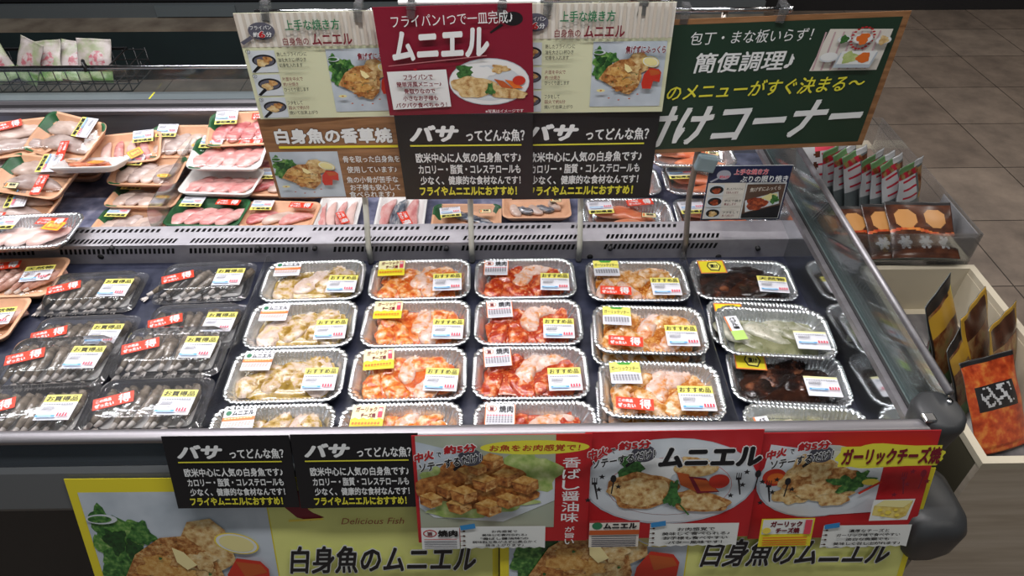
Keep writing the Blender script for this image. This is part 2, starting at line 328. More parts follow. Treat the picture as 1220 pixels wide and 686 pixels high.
def sign_base(name, label, tr, board_mat, W=None, H=None, cat='sign', group=None, lean=None, bend=None, border=None):
    x, y, z, ax, ay, az, w0, h0 = tr
    t = thing(name, label, cat, (x, y, z), (math.radians(ax), math.radians(ay), math.radians(az)), group)
    W, H = W or w0, H or h0
    mb = MB()
    if bend:
        n = 24; fr = []; bk = []
        for j in range(n+1):
            for i in range(n+1):
                u, v = i/n, j/n; d = bend(u, v); fr.append(((u-0.5)*W, d, -v*H)); bk.append(((u-0.5)*W, d+0.0008, -v*H))
        fs = [(j*(n+1)+i, (j+1)*(n+1)+i, (j+1)*(n+1)+i+1, j*(n+1)+i+1) for j in range(n) for i in range(n)]
        mb.add(fr, fs, 0, True); mb.add(bk, [f[::-1] for f in fs], 0, True)
    else: mb.box(-W/2, W/2, 0, 0.001, -H, 0)
    mb.build('board', board_mat, t)
    return t, W, H

# ------------------------------------------------------------------ setting: tiled floor
def tile_floor():
    m, nt, b = newmat('brown_floor_tiles'); v = coords(nt, False)
    mp = nt.nodes.new('ShaderNodeMapping'); mp.inputs['Location'].default_value = (-TX, -TY, 0); nt.links.new(v, mp.inputs[0])
    br = nt.nodes.new('ShaderNodeTexBrick'); br.offset = 0; br.inputs['Scale'].default_value = 1; br.inputs['Brick Width'].default_value = TILE; br.inputs['Row Height'].default_value = TILE
    br.inputs['Mortar Size'].default_value = 0.003; br.inputs['Mortar Smooth'].default_value = 0.3
    br.inputs['Color1'].default_value = (0.25, 0.20, 0.165, 1); br.inputs['Color2'].default_value = (0.33, 0.27, 0.225, 1); br.inputs['Mortar'].default_value = (0.05, 0.04, 0.033, 1)
    nt.links.new(mp.outputs[0], br.inputs['Vector'])
    f = noisenode(nt, mp.outputs[0], 5, 5, 0.65); c = ramp(nt, f, [(0.3, (0.55, 0.55, 0.55)), (0.7, (1.1, 1.08, 1.05))])
    mx = nt.nodes.new('ShaderNodeMix'); mx.data_type = 'RGBA'; mx.blend_type = 'MULTIPLY'; mx.inputs[0].default_value = 1
    nt.links.new(br.outputs[0], mx.inputs[6]); nt.links.new(c, mx.inputs[7]); nt.links.new(mx.outputs[2], b.inputs['Base Color'])
    b.inputs['Roughness'].default_value = 0.42
    mb = MB().add([(-6, -2, 0), (7, -2, 0), (7, 9, 0), (-6, 9, 0)], [(0, 1, 2, 3)])
    tag(mb.build('floor', m), 'brown stone tiled shop floor', 'floor', kind='structure')
TILE = 0.4095; TY = at_z(1100, 148, 0).y; TX = at_z(1189.5, 105, 0).x
tile_floor()
wallm = mat('shop_wall_paint', (0.20, 0.20, 0.20), 0.8)
for nm, b_ in (('wall_back', (-6, 7, 8.9, 9, 0, 3.2)), ('wall_left', (-6.1, -6, -2, 9, 0, 3.2)), ('wall_right', (7, 7.1, -2, 9, 0, 3.2)), ('ceiling', (-6, 7, -2, 9, 3.2, 3.3))):
    tag(MB().box(*b_).build(nm, wallm), 'plain grey '+nm.replace('_', ' ')+' of the shop, out of the light', nm.split('_')[0], kind='structure')

# ------------------------------------------------------------------ the refrigerated display case
XL, XR = -1.95, 0.650
ZF, ZR = 0.671, 0.665       # lower shelf, rear shelf
YV = 1.285                  # front face of the vent ridge
YB = 1.765                  # back wall
case = thing('refrigerated_display_case', 'open chilled display case with steel rims, vent ridge and dark front, filled with packed fish', 'display case', (0, 0.9, 0))
def cpart(mb, name, m, bevel=0, parent=case):
    o = mb.build(name, m, parent, bevel=bevel)
    if parent is case: o.location = (0, -0.9, 0)
    return o
cpart(MB().box(XL, XR+0.022, 0.66, YV, ZF-0.02, ZF), 'shelf_floor', navy)
cpart(MB().box(XL, XR+0.022, YV+0.06, YB, ZR-0.02, ZR), 'rear_shelf_floor', frost)
# vent ridge: sheet metal with real slots over a black box that stands for the shade inside
def slot_band(mb, P0, dx, du, v0, v1, lean, groups, pitch, gap):
    """band on the plane P0 + x*dx + v*du from v0 to v1, cut by slanted slots"""
    x = XL; end = XR+0.02
    def P(x_, v): return P0+Vector((x_, 0, 0))+du*v
    sl = []
    while x < end-0.3:
        n = groups[len(sl) % len(groups)]
        sl += [(x+pitch*i, x+pitch*i+gap) for i in range(n)]; x += pitch*n+0.03+0.012*(len(sl) % 3)
    sl = [q for q in sl if q[1] < end-0.05]
    prev = XL
    for a, b_ in sl:
        mb.add([P(prev, v0), P(a, v0), P(a+lean, v1), P(prev if prev == XL else prev+lean, v1)], [(0, 1, 2, 3)]); prev = b_
    mb.add([P(prev, v0), P(end, v0), P(end, v1), P(prev+lean, v1)], [(0, 1, 2, 3)])
def strip(mb, P0, du, v0, v1):
    mb.add([P0+Vector((XL, 0, 0))+du*v0, P0+Vector((XR+0.022, 0, 0))+du*v0, P0+Vector((XR+0.022, 0, 0))+du*v1, P0+Vector((XL, 0, 0))+du*v1], [(0, 1, 2, 3)])
vm = MB(); top0 = Vector((0, YV, 0.722)); dtop = Vector((0, 0.062, 0.008)).normalized(); Lt = 0.0625
for a, b_ in ((0, 0.007), (0.0215, 0.043), (0.054, Lt)): strip(vm, top0, dtop, a, b_)
slot_band(vm, top0, 1, dtop, 0.007, 0.0215, 0.006, [26, 25, 25], 0.0105, 0.006)
slot_band(vm, top0, 1, dtop, 0.043, 0.054, 0.003, [22, 20, 24], 0.0125, 0.007)
df = Vector((0, 0, -1))
strip(vm, top0, df, 0, 0.009); slot_band(vm, top0, 1, df, 0.009, 0.024, -0.004, [26, 25, 25], 0.0105, 0.006); strip(vm, top0, df, 0.024, 0.052)
strip(vm, top0+dtop*Lt, df, 0, 0.065)
ridge = cpart(vm, 'vent_ridge', vent_m)
MB().box(XL, XR+0.022, YV+0.02, YV+0.04, 0.675, 0.700).build('vent_cavity_shade', black, ridge)  # solid black box, the ridge's inner shade given as colour
for k, px in enumerate([133, 307, 375, 532, 727, 903]):
    q = at_y(px, 296, YV-0.004)
    MB().tube([(q.x, YV-0.007, q.z), (q.x, YV+0.004, q.z)], 0.0055, 12).build('rubber_peg', rubber, ridge)
for px in (120, 703, 856):
    q = at_y(px, 306, YV-0.001)
    MB().tube([(q.x, YV-0.0012, q.z), (q.x, YV+0.004, q.z)], 0.007, 12).build('drain_hole_shade', black, ridge)  # black disc, the hole's inner shade given as colour
# back wall and back rim
cpart(MB().box(XL, XR+0.034, YB, YB+0.012, ZR-0.02, 0.800), 'back_wall', steel)
rim = MB()
rim.profile_x([(YB-0.002, 0.800), (YB+0.018, 0.800), (YB+0.018, 0.812), (YB+0.004, 0.814), (YB-0.002, 0.810)], XL, XR+0.034, 0)
rim.profile_x([(YB+0.018, 0.790), (YB+0.030, 0.790), (YB+0.030, 0.803), (YB+0.018, 0.803)], XL, XR+0.03, 1)
rim.profile_x([(YB+0.030, 0.800), (YB+0.040, 0.800), (YB+0.040, 0.822), (YB+0.034, 0.822), (YB+0.030, 0.816)], XL, XR+0.034, 0)
rim.profile_x([(YB+0.040, 0.800), (YB+0.085, 0.800), (YB+0.085, 0.824), (YB+0.040, 0.824)], XL, XR+0.03, 2)
cpart(rim, 'back_rim', [rail_m, rubber, mat('blue_grey_trim', (0.16, 0.19, 0.20), 0.4, 0.3)])
cpart(MB().box(XL, XR+0.034, YB+0.012, YB+0.11, 0.12, 0.799), 'rear_body', grey_pl)
rg = cpart(MB().box(XL, XR+0.025, YB+0.088, YB+0.092, 0.800, 0.890), 'rear_glass', glassm)
rr = MB().tube([(XL, YB+0.09, 0.893), (XR+0.034, YB+0.09, 0.893)], 0.006, 12); rr.build('glass_rail', chrome, rg)
q = at_y(182, 118, YB+0.06); MB().box(q.x-0.002, q.x+0.002, YB+0.042, YB+0.082, 0.8242, 0.8246).build('yellow_tape_mark', YEL, rg)
# front: chrome rail, inner wall, leaning glass, bumper, kick panel
RY, RZ = 0.658, 0.846
fr = MB(); prof = []
for i in range(17):
    a = PI*i/16; prof.append((RY+0.011*math.cos(a), RZ+0.006*math.sin(a)))
prof += [(RY-0.011, RZ-0.004), (RY+0.011, RZ-0.004)]
fr.profile_x(prof, XL, XR+0.012, 0, False)
cpart(fr, 'front_rail', rail_m)
cpart(MB().box(XL, XR, RY+0.002, RY+0.008, ZF, RZ-0.01), 'inner_glass_wall', clear('inner_wall_glass', (0.55, 0.62, 0.64), 0.06, 1.5, haze=0.05))
tl = math.tan(math.radians(18))
def fy(z): return 0.664-(0.866-z)*tl       # leaning front plane
fg = MB(); fg.add([(XL, fy(0.842), 0.842), (XR, fy(0.842), 0.842), (XR, fy(0.796), 0.796), (XL, fy(0.796), 0.796), (XL, fy(0.842)+0.004, 0.842), (XR, fy(0.842)+0.004, 0.842), (XR, fy(0.796)+0.004, 0.796), (XL, fy(0.796)+0.004, 0.796)],
   [(0, 3, 2, 1), (4, 5, 6, 7), (0, 1, 5, 4), (3, 7, 6, 2), (0, 4, 7, 3), (1, 2, 6, 5)])
cpart(fg, 'front_glass', frontglass)
bp = MB(); bp.profile_x([(fy(0.795), 0.795), (fy(0.795)+0.012, 0.795), (fy(0.715)+0.012, 0.715), (fy(0.715)+0.002, 0.715), (fy(0.725)-0.004, 0.725), (fy(0.787)-0.004, 0.787)], XL, XR, 0)
cpart(bp, 'bumper', mat('bumper_grey', (0.15, 0.16, 0.165), 0.35, 0.4))
cpart(MB().box(XL, XR, fy(0.796)+0.002, fy(0.796)+0.012, 0.7952, 0.7995), 'bumper_seam', rubber)
kp = MB(); kp.profile_x([(fy(0.71)+0.012, 0.713), (fy(0.71)+0.03, 0.713), (fy(0.71)+0.06, 0.05), (fy(0.71)+0.04, 0.05)], XL, XR, 0)
cpart(kp, 'kick_panel', dark_pl)
# right-hand side: liner, gasket, glass, rail, corner cap
cpart(MB().box(XR+0.0045, XR+0.010, 0.68, YB, ZF, 0.789), 'side_liner', nmat('side_liner_steel', [(0.3, (0.46, 0.48, 0.49)), (0.7, (0.54, 0.56, 0.57))], 20, 0.10, 0.95, rnd=False))
gk = MB().box(XR-0.010, XR+0.001, 0.68, YB+0.02, 0.790, 0.802, 0); gk.box(XR+0.001, XR+0.006, 0.68, YB+0.02, 0.790, 0.805, 1); gk.box(XR+0.006, XR+0.034, 0.68, YB+0.02, 0.790, 0.802, 2)
cpart(gk, 'side_gasket', [rail_m, rubber, mat('blue_grey_trim2', (0.13, 0.17, 0.17), 0.35, 0.3)])
sg = cpart(MB().add([(XR+0.010, 0.70, 0.802), (XR+0.014, 0.70, 0.802), (XR+0.031, 0.70, 0.868), (XR+0.027, 0.70, 0.868), (XR+0.010, YB+0.08, 0.802), (XR+0.014, YB+0.08, 0.802), (XR+0.031, YB+0.08, 0.868), (XR+0.027, YB+0.08, 0.868)],
   [(0, 1, 2, 3), (4, 7, 6, 5), (0, 4, 5, 1), (3, 2, 6, 7), (0, 3, 7, 4), (1, 5, 6, 2)]), 'side_glass', glassm)
MB().tube([(XR+0.030, 0.700, 0.870), (XR+0.032, YB+0.09, 0.882)], 0.0065, 12).build('glass_rail', rail_m, sg)
cc = MB(); rings = []
for zz, ins in ((0.760, 0.030), (0.775, 0.014), (0.80, 0.004), (0.845, 0.0), (0.857, 0.002), (0.861, 0.008)):
    rings.append([(XR+0.010+x, 0.678+y, zz) for x, y, _ in rrect(0.072-2*ins, 0.076-2*ins, 0.030, 0, 5, 5, 6)])
cc.loft(rings, 0, True, True, True)
cap = cpart(cc, 'corner_cap', grey_pl)
MB().tube([(XR+0.028, 0.690, 0.860), (XR+0.028, 0.690, 0.864)], 0.005, 12).build('screw', chrome, cap)
MB().box(XR-0.026, XR-0.008, 0.652, 0.668, 0.858, 0.864).build('chrome_bracket', chrome, cap, bevel=0.002)
bc = MB(); rings = []
for zz, ins in ((0.585, 0.030), (0.600, 0.010), (0.63, 0.002), (0.68, 0.0), (0.700, 0.006), (0.708, 0.02)):
    rings.append([(XR+0.03+x, 0.628+y, zz) for x, y, _ in rrect(0.10-2*ins, 0.13-2*ins, 0.030, 0, 5, 5, 6)])
bc.loft(rings, 0, True, True, True); cpart(bc, 'corner_bumper', grey_pl)
cpart(MB().box(XR+0.034, XR+0.040, 0.72, YB+0.1, 0.10, 0.794), 'side_body', grey_pl)
cpart(MB().box(XL-0.03, XL, 0.65, YB+0.1, 0.05, 0.86), 'far_side_body', grey_pl)
# clear dividers standing on the shelves
def divider(name, label, a, b_, z0, h):
    a, b_ = Vector(a), Vector(b_); d = (b_-a).normalized(); nrm = Vector((d.y, -d.x, 0))*0.0008
    mb = MB(); n = 10; outl = []
    L = (b_-a).length; r = 0.03
    pr = [(0, 0), (L, 0)]+[(L-r+r*math.cos(t*PI/2/6), h-r+r*math.sin(t*PI/2/6)) for t in range(7)]+[(r-r*math.sin(t*PI/2/6), h-r+r*math.cos(t*PI/2/6)) for t in range(7)]
    f1 = [a+d*s+Vector((0, 0, z0+z))+nrm for s, z in pr]; f2 = [a+d*s+Vector((0, 0, z0+z))-nrm for s, z in pr]
    n = len(pr); mb.add(f1+f2, [tuple(range(n)), tuple(range(2*n-1, n-1, -1))]+[(i, (i+1) % n, n+(i+1) % n, n+i) for i in range(n)])
    tag(mb.build(name, acryl), label, 'divider', 'clear shelf dividers')
divider('shelf_divider', 'clear upright divider between the shrimp packs and the herb marinated trays', (-0.5265, 0.70, 0), (-0.5265, 1.27, 0), ZF+0.0004, 0.045)
divider('shelf_divider', 'clear upright divider right of the garlic saute trays, beside the dark fish', (0.4075, 0.70, 0), (0.4075, 1.27, 0), ZF+0.0004, 0.045)
divider('shelf_divider', 'clear upright divider on the rear shelf at the left of the pink sliced fish', (-0.822, 1.36, 0), (-0.822, 1.74, 0), ZR+0.0004, 0.10)

# ------------------------------------------------------------------ hanging signs
def recipe_sign(label, tr, W):
    t, W, H = sign_base('recipe_sign', label, tr, CREAM, W=W, group=None)
    P = Print(W, H)
    P.rect(0, 0, 1, 0.30, CREAM3)
    for k in range(22): P.rect(k/22, 0, k/22+0.020, 0.30, CREAM2)
    P.ell(0.15, 0.15, 0.082, 0.078, GREYP); P.poly([(0.075, 0.19), (0.09, 0.215), (0.02, 0.27), (0.005, 0.245)], GREYP)
    for k in range(3): P.text('①②③'[k], 0.02+0.005*k, 0.31+0.23*k, 0.05+0.005*k, 0.35+0.23*k, BLK, 0.01)
    P.build('printed_heading', t)
    Q = Print(W, H); Q.lay = 30
    Q.text('フライパン', 0.085, 0.10, 0.215, 0.135, WHITE, 0.01); Q.text('約', 0.095, 0.155, 0.13, 0.20, WHITE, 0.03); Q.text('分', 0.175, 0.155, 0.21, 0.20, WHITE, 0.03)
    Q.text('6', 0.13, 0.145, 0.17, 0.205, RED, 0.04, 0, WHITE, 0.04)
    Q.text('上手な焼き方', 0.30, 0.05, 0.635, 0.145, GRN, 0.022); Q.text('白身魚の', 0.27, 0.205, 0.43, 0.275, DRED, 0.015); Q.text('ムニエル', 0.45, 0.175, 0.70, 0.28, DRED, 0.03)
    Q.lines(['熱したフライパンに', '油を大さじ1杯ひき', '切身を入れます'], 0.215, 0.33, 0.40, 0.48, BLK, 0.01, [1, 0.95, 0.8], 'l')
    Q.lines(['片面を中火で', '約1分焼き', 'ひっくり返します'], 0.215, 0.56, 0.39, 0.71, [DRED, DRED, BLK], 0.01, [0.75, 0.55, 0.9], 'l')
    Q.lines(['フタをして', '弱火で約5分', '焼いて出来上がり'], 0.215, 0.79, 0.41, 0.94, [BLK, DRED, BLK], 0.01, [0.5, 0.7, 0.95], 'l')
    Q.build('lettering', t)
    R = Print(W, H); R.lay = 4
    for k in range(3): S_ = Print(W, H); S_.lay = 4; pan_step(S_, 0.025, 0.33+0.225*k, 0.17, 0.205, 4+k); S_.build('step_photo', t)
    dish_meuniere(R, (0.515, 0.33, 0.975, 0.94))
    R.text('焦げずにふっくら', 0.715, 0.355, 0.965, 0.425, WINE, 0.03, 0, PAPER, 0.03)
    R.build('printed_photo', t)
    return t
recipe_sign('cream recipe sign with frying steps hanging leftmost, half behind the red sign', (-0.3333, 1.30, 1.2365, -0.3, -0.4, 1.2, 0.26, 0.2088), 0.297)
recipe_sign('cream recipe sign with frying steps between the red sign and the green board', (0.1665, 1.283, 1.2553, -0.3, -0.7, -0.9, 0.26, 0.2122), 0.297)

def dish_platter(P, cu, cv, ru, rv, m=WHITE, bars=True):
    P.ell(cu, cv, ru, rv, PLATE2); P.ell(cu, cv, ru*0.985, rv*0.965, m); P.ell(cu, cv+rv*0.04, ru*0.80, rv*0.76, PLATE)
    P.blob(cu-0.55*ru, cv-0.45*rv, 0.26*ru, 0.28*rv, PBROC, 4, 26, 0.35); P.blob(cu-0.15*ru, cv-0.42*rv, 0.30*ru, 0.26*rv, WHITE, 7, 26, 0.25); P.blob(cu+0.28*ru, cv-0.55*rv, 0.22*ru, 0.17*rv, PPALE, 8, 26, 0.35)
    P.blob(cu-0.40*ru, cv+0.18*rv, 0.55*ru, 0.45*rv, PPALE, 12, 34, 0.16, 0.12); P.blob(cu+0.42*ru, cv+0.45*rv, 0.50*ru, 0.26*rv, PPALE, 13, 34, 0.16, 0.25)
    P.poly([(cu+0.12*ru, cv-0.15*rv), (cu+0.35*ru, cv-0.05*rv), (cu+0.60*ru, cv+0.30*rv), (cu+0.30*ru, cv+0.22*rv)], CARROT); P.poly([(cu+0.38*ru, cv-0.12*rv), (cu+0.62*ru, cv-0.02*rv), (cu+0.85*ru, cv+0.28*rv), (cu+0.60*ru, cv+0.28*rv)], ORG)
    P.ell(cu+0.74*ru, cv-0.06*rv, 0.16*ru, 0.20*rv, TOM)
    P.blob(cu+0.02*ru, cv+0.30*rv, 0.10*ru, 0.25*rv, PLEAF, 15, 22, 0.5)

t, W, H = sign_base('menu_sign', 'wine red sign with large white katakana and a fish platter photo', (-0.0847, 1.27, 1.257, 1.2, -1.8, -1.7, 0.2831, 0.2112), WINE)
P = Print(W, H); P.ell(0.875, 0.125, 0.065, 0.06, BLK); P.poly([(0.80, 0.16), (0.815, 0.18), (0.735, 0.245), (0.725, 0.235)], BLK)
dish_platter(P, 0.705, 0.69, 0.27, 0.225); P.poly([(0.03, 0.565), (0.425, 0.555), (0.435, 0.915), (0.035, 0.935)], WHITE); P.ell(0.22, 0.55, 0.011, 0.011, RED)
P.build('printed_photo', t)
Q = Print(W, H); Q.lay = 32
Q.text('フライパン1つで一皿完成♪', 0.11, 0.06, 0.875, 0.17, WHITE, 0.0, 0, None, 0, 0.02); Q.text('ムニエル', 0.085, 0.20, 0.72, 0.47, WHITE, 0.045, 0.12, None, 0, 0.03)
Q.poly([(0.05, 0.50), (0.70, 0.425), (0.70, 0.432), (0.05, 0.507)], ink('rose_line', (0.5, 0.18, 0.2)))
Q.lines(['フライパンで', '簡単洋風メニュー♪', '骨取りなので', '小さなお子様も', 'パクパク食べちゃう！'], 0.06, 0.58, 0.41, 0.915, DRED, 0.03, [0.56, 0.86, 0.60, 0.68, 1.0])
Q.text('※写真はイメージです', 0.67, 0.94, 0.93, 0.975, WHITE, 0.01)
Q.build('lettering', t)

def basa_sign(label, tr, W, H, group=None):
    t, W, H = sign_base('fish_facts_sign', label, tr, BLK, W=W, H=H, group=group)
    P = Print(W, H)
    P.text('バサ', 0.09, 0.115, 0.46, 0.305, WHITE, 0.055, 0.22)
    P.text('ってどんな魚？', 0.51, 0.165, 0.94, 0.305, WHITE, 0.03); P.rect(0.09, 0.335, 0.915, 0.352, YEL)
    P.text('欧米中心に人気の白身魚です♪', 0.12, 0.425, 0.91, 0.545, WHITE, 0.03); P.text('カロリー・脂質・コレステロールも', 0.13, 0.565, 0.905, 0.68, WHITE, 0.03)
    P.text('少なく、健康的な食材なんです！', 0.135, 0.70, 0.905, 0.81, WHITE, 0.03); P.text('フライやムニエルにおすすめ！', 0.12, 0.83, 0.875, 0.945, YEL, 0.04)
    P.build('lettering', t); return t
basa_sign('black fish facts sign hanging directly below the wine red sign', (-0.0747, 1.274, 1.0456, 0.5, -1.2, -2.0, 0, 0), 0.2736, 0.2001)
basa_sign('black fish facts sign hanging below the cream recipe sign near the green board', (0.168, 1.287, 1.040, -0.4, -0.5, 0.0, 0, 0), 0.297, 0.2027)

t, W, H = sign_base('herb_fish_sign', 'brown wood patterned sign with white lettering and a fried fish photo', (-0.3425, 1.303, 1.0254, -0.5, -0.9, -1.2, 0, 0), WOODP, W=0.297, H=0.1904)
P = Print(W, H); P.text('白身魚の香草焼', 0.09, 0.12, 0.90, 0.305, WHITE, 0.045, 0, DARKBR, 0.03); P.rect(0.10, 0.328, 0.93, 0.357, STRY)
for k, (s, x1) in enumerate([('骨を取った白身魚を', 0.93), ('使用しています♪', 0.90), ('魚の小骨が苦手な', 0.90), ('お子様も安心して', 0.91), ('食べられます♪', 0.86)]):
    y = [0.455, 0.585, 0.715, 0.815, 0.905][k]; P.text(s, 0.53+0.015*(k % 2), y, x1, y+0.085, WHITE, 0.015)
P.build('lettering', t)
Q = Print(W, H); Q.lay = 2; dish_meuniere(Q, (0.02, 0.40, 0.50, 0.985)); Q.build('printed_photo', t)

t, W, H = sign_base('menu_corner_sign', 'large dark green chalkboard style sign with wooden border hanging at the right', (0.5057, 1.297, 1.2252, 2.5, -1.3, 1.4, 0, 0), WOODP, W=0.50, H=0.2856)
P = Print(W, H); P.rect(0.02, 0.035, 0.975, 0.965, DGRN); P.build('green_panel', t)
P = Print(W, H); P.lay = 4
P.text('包丁・まな板いらず！', 0.195, 0.085, 0.655, 0.175, WHITE, 0.0, 0.1); P.text('簡便調理♪', 0.226, 0.23, 0.61, 0.375, WHITE, 0.02, 0.12)
P.text('のメニューがすぐ決まる〜', 0.135, 0.45, 0.915, 0.575, YEL, 0.015, 0.18, None, 0, 0.025); P.text('付けコーナー', 0.025, 0.615, 0.955, 0.95, WHITE, 0.035, 0.36, None, 0, 0.04)
P.build('lettering', t)
Q = Print(W, H); Q.lay = 3
Q.poly([(0.715, 0.10), (0.955, 0.115), (0.945, 0.40), (0.68, 0.39)], CREAM3)
for k in range(7): Q.poly([(0.70+0.034*k, 0.12), (0.706+0.034*k, 0.12), (0.696+0.034*k, 0.385), (0.688+0.034*k, 0.385)], ink('stripe_rose', (0.5, 0.34, 0.36)))
def bowl(u, v, r, m, sd): Q.ell(u, v, r, r*0.95, PLATE); Q.ell(u, v, r*0.93, r*0.86, WHITE); Q.blob(u, v, r*0.62, r*1.05, m, sd, 18, 0.3)
for k in range(20): Q.ell(0.845+0.042*math.cos(k*PI/10), 0.165+0.075*math.sin(k*PI/10), 0.006, 0.006, RED)
bowl(0.775, 0.165, 0.026, PBROC, 3); bowl(0.845, 0.165, 0.038, ORG, 5); bowl(0.925, 0.18, 0.030, PPALE, 8)
Q.ell(0.735, 0.285, 0.036, 0.034, PLATE); Q.ell(0.735, 0.28, 0.033, 0.030, WHITE)
Q.poly([(0.775, 0.255), (0.92, 0.26), (0.905, 0.37), (0.76, 0.36)], PLATE2); Q.poly([(0.78, 0.245), (0.915, 0.25), (0.90, 0.345), (0.77, 0.335)], WHITE)
Q.blob(0.815, 0.29, 0.03, 0.04, PCABB, 3, 20, 0.3); Q.blob(0.868, 0.295, 0.026, 0.037, ORG, 6, 20, 0.2)
Q.build('printed_photo', t)

t, W, H = sign_base('teriyaki_card', 'small navy and white recipe card clipped to the rightmost pole, red glazed fish photo', (0.5309, 1.30, 0.9073, -1.1, -1.5, -2.0, 0.1755, 0.1387), WHITE)
P = Print(W, H); P.rect(0, 0, 1, 1, NAVY); P.rect(0.02, 0.30, 0.485, 0.975, CREAM3); P.rect(0.488, 0.30, 0.98, 0.975, WHITE); P.ell(0.19, 0.155, 0.085, 0.085, ink('pan_pale', (0.35, 0.36, 0.42)))
P.poly([(0.12, 0.20), (0.135, 0.225), (0.05, 0.29), (0.03, 0.27)], ink('pan_pale', (0.35, 0.36, 0.42)))
for k in range(3):
    u, v = 0.035, 0.33+0.215*k; P.rect(u, v, u+0.19, v+0.20, PLATE); P.ell(u+0.10, v+0.095, 0.085, 0.075, BLK); P.blob(u+0.10, v+0.11, 0.05, 0.055, [PTERI, PTERI, PPALE][k], 5+k, 16, 0.25)
P.rect(0.50, 0.32, 0.965, 0.95, BROWNW); P.poly([(0.51, 0.62), (0.90, 0.46), (0.94, 0.68), (0.54, 0.84)], PLATE); P.blob(0.66, 0.68, 0.13, 0.12, PTERI, 4, 26, 0.2, -0.2); P.blob(0.82, 0.56, 0.09, 0.07, LEM, 6, 22, 0.3); P.blob(0.87, 0.60, 0.05, 0.08, PLEAF, 8, 22, 0.4)
P.poly([(0.50, 0.87), (0.965, 0.70), (0.965, 0.95), (0.50, 0.95)], BLK); P.build('printed_photo', t)
Q = Print(W, H); Q.lay = 36
Q.text('上手な焼き方', 0.30, 0.03, 0.71, 0.13, PINKR, 0.02, 0, WHITE, 0.03); Q.text('ぶりの照り焼き', 0.39, 0.145, 0.965, 0.265, WHITE, 0.02)
Q.text('約6分', 0.13, 0.13, 0.25, 0.185, PINKR, 0.03)
for k, ls in enumerate([['熱したフライパンに', '切身を入れます'], ['中火で焼き', '裏返します'], ['フタをして', '焼いて出来上がり']]): Q.lines(ls, 0.245, 0.35+0.215*k, 0.46, 0.47+0.215*k, [BLK, DRED], 0.01, [0.95, 0.7], 'l')
Q.text('焦げずにふっくら', 0.53, 0.35, 0.90, 0.43, CREAM3, 0.01, 0, None, 0, 0.04)
Q.build('lettering', t)

# ------------------------------------------------------------------ sign stands on the vent ridge, with clear clips
def clip(parent, x, y, z, tilt=0.0):
    mb = MB(); mb.box(-0.0075, 0.0075, -0.0105, -0.0085, -0.020, 0.014); mb.box(-0.0075, 0.0075, 0.0085, 0.0105, -0.020, 0.014)
    mb.box(-0.006, 0.006, -0.0085, 0.0085, 0.008, 0.014); mb.box(-0.0085, 0.0085, -0.0115, -0.0105, -0.003, 0.004)
    mb.build('clear_clip', clipm, parent, (x, y, z), (0, tilt, 0))
def stand(label, px, pm, Yb, xb0, xb1, yb, clips, bar_m=chrome, extra=None):
    Z0 = ZF+0.0005; b = at_y(px, 300, Yb-0.042); zt = yb
    t = thing('sign_stand', label, 'sign stand', (b.x, Yb, Z0))
    MB().tube([(0, -0.042, 0.001), (0, -0.041, 0.05), (0, -0.012, 0.115), (0, 0, 0.145), (0, 0, 0.18), (0, 0, zt-Z0)], 0.0065, 10).build('pole', pm, t)
    MB().tube([(0, -0.042, 0.0002), (0, -0.042, 0.004)], 0.007, 12).build('foot', rubber, t)
    yy = -0.010 if Yb > 1.30 else 0
    MB().tube([(xb0-b.x, -0.006, zt-Z0), (xb1-b.x, -0.006, zt-Z0)], 0.0042, 10).build('cross_bar', bar_m, t)
    MB().tube([(xb1-b.x, -0.006, zt-Z0), (xb1-b.x+0.006, -0.006, zt-Z0)], 0.0062, 10).build('end_knob', bar_m, t)
    for (cx, cz, cy) in clips: clip(t, cx-b.x, cy-Yb, cz-Z0, 0.12)
    return t
ZB = at_y(370, 12, 1.318).z
def ax(px, py, Y=1.31): return at_y(px, py, Y).x
stand('pale sign stand behind the brown wood patterned sign, leftmost of the four', 440, pole_m, 1.318, ax(303, 12), ax(440, 12), ZB, [(ax(318, 10), at_y(318, 10, 1.30).z, 1.305), (ax(428, 12), at_y(428, 12, 1.30).z, 1.305)])
stand('sign stand whose pole comes down below the left hanging black sign', 562, pole_m, 1.318, ax(474, 0), ax(640, 0), at_y(550, 1, 1.318).z, [(ax(493, 6), at_y(493, 8, 1.27).z, 1.276), (ax(598, 4), at_y(598, 6, 1.27).z, 1.276)], WHITE)
stand('sign stand whose pole comes down below the right hanging black sign', 690, pole_m, 1.318, ax(645, -2), ax(800, -2), at_y(720, -2, 1.318).z, [(ax(652, 4), at_y(652, 4, 1.283).z, 1.289), (ax(763, 4), at_y(763, 4, 1.283).z, 1.289)])
t = stand('dull metal sign stand holding the green board and the small recipe card', 815, polebr_m, 1.318, ax(803, 10), ax(941, 10), at_y(870, 10, 1.318).z, [(ax(815, 12), at_y(815, 15, 1.297).z, 1.303), (ax(930, 10), at_y(930, 13, 1.297).z, 1.303)])
q = at_y(836, 192, 1.31); MB().box(-0.012, 0.030, -0.020, 0.004, -0.018, 0.016).build('card_clamp', mat('clamp_grey', (0.18, 0.24, 0.26), 0.35), t, (q.x-t.location.x, -0.002, q.z-t.location.z), (0, 0.2, 0), bevel=0.003)

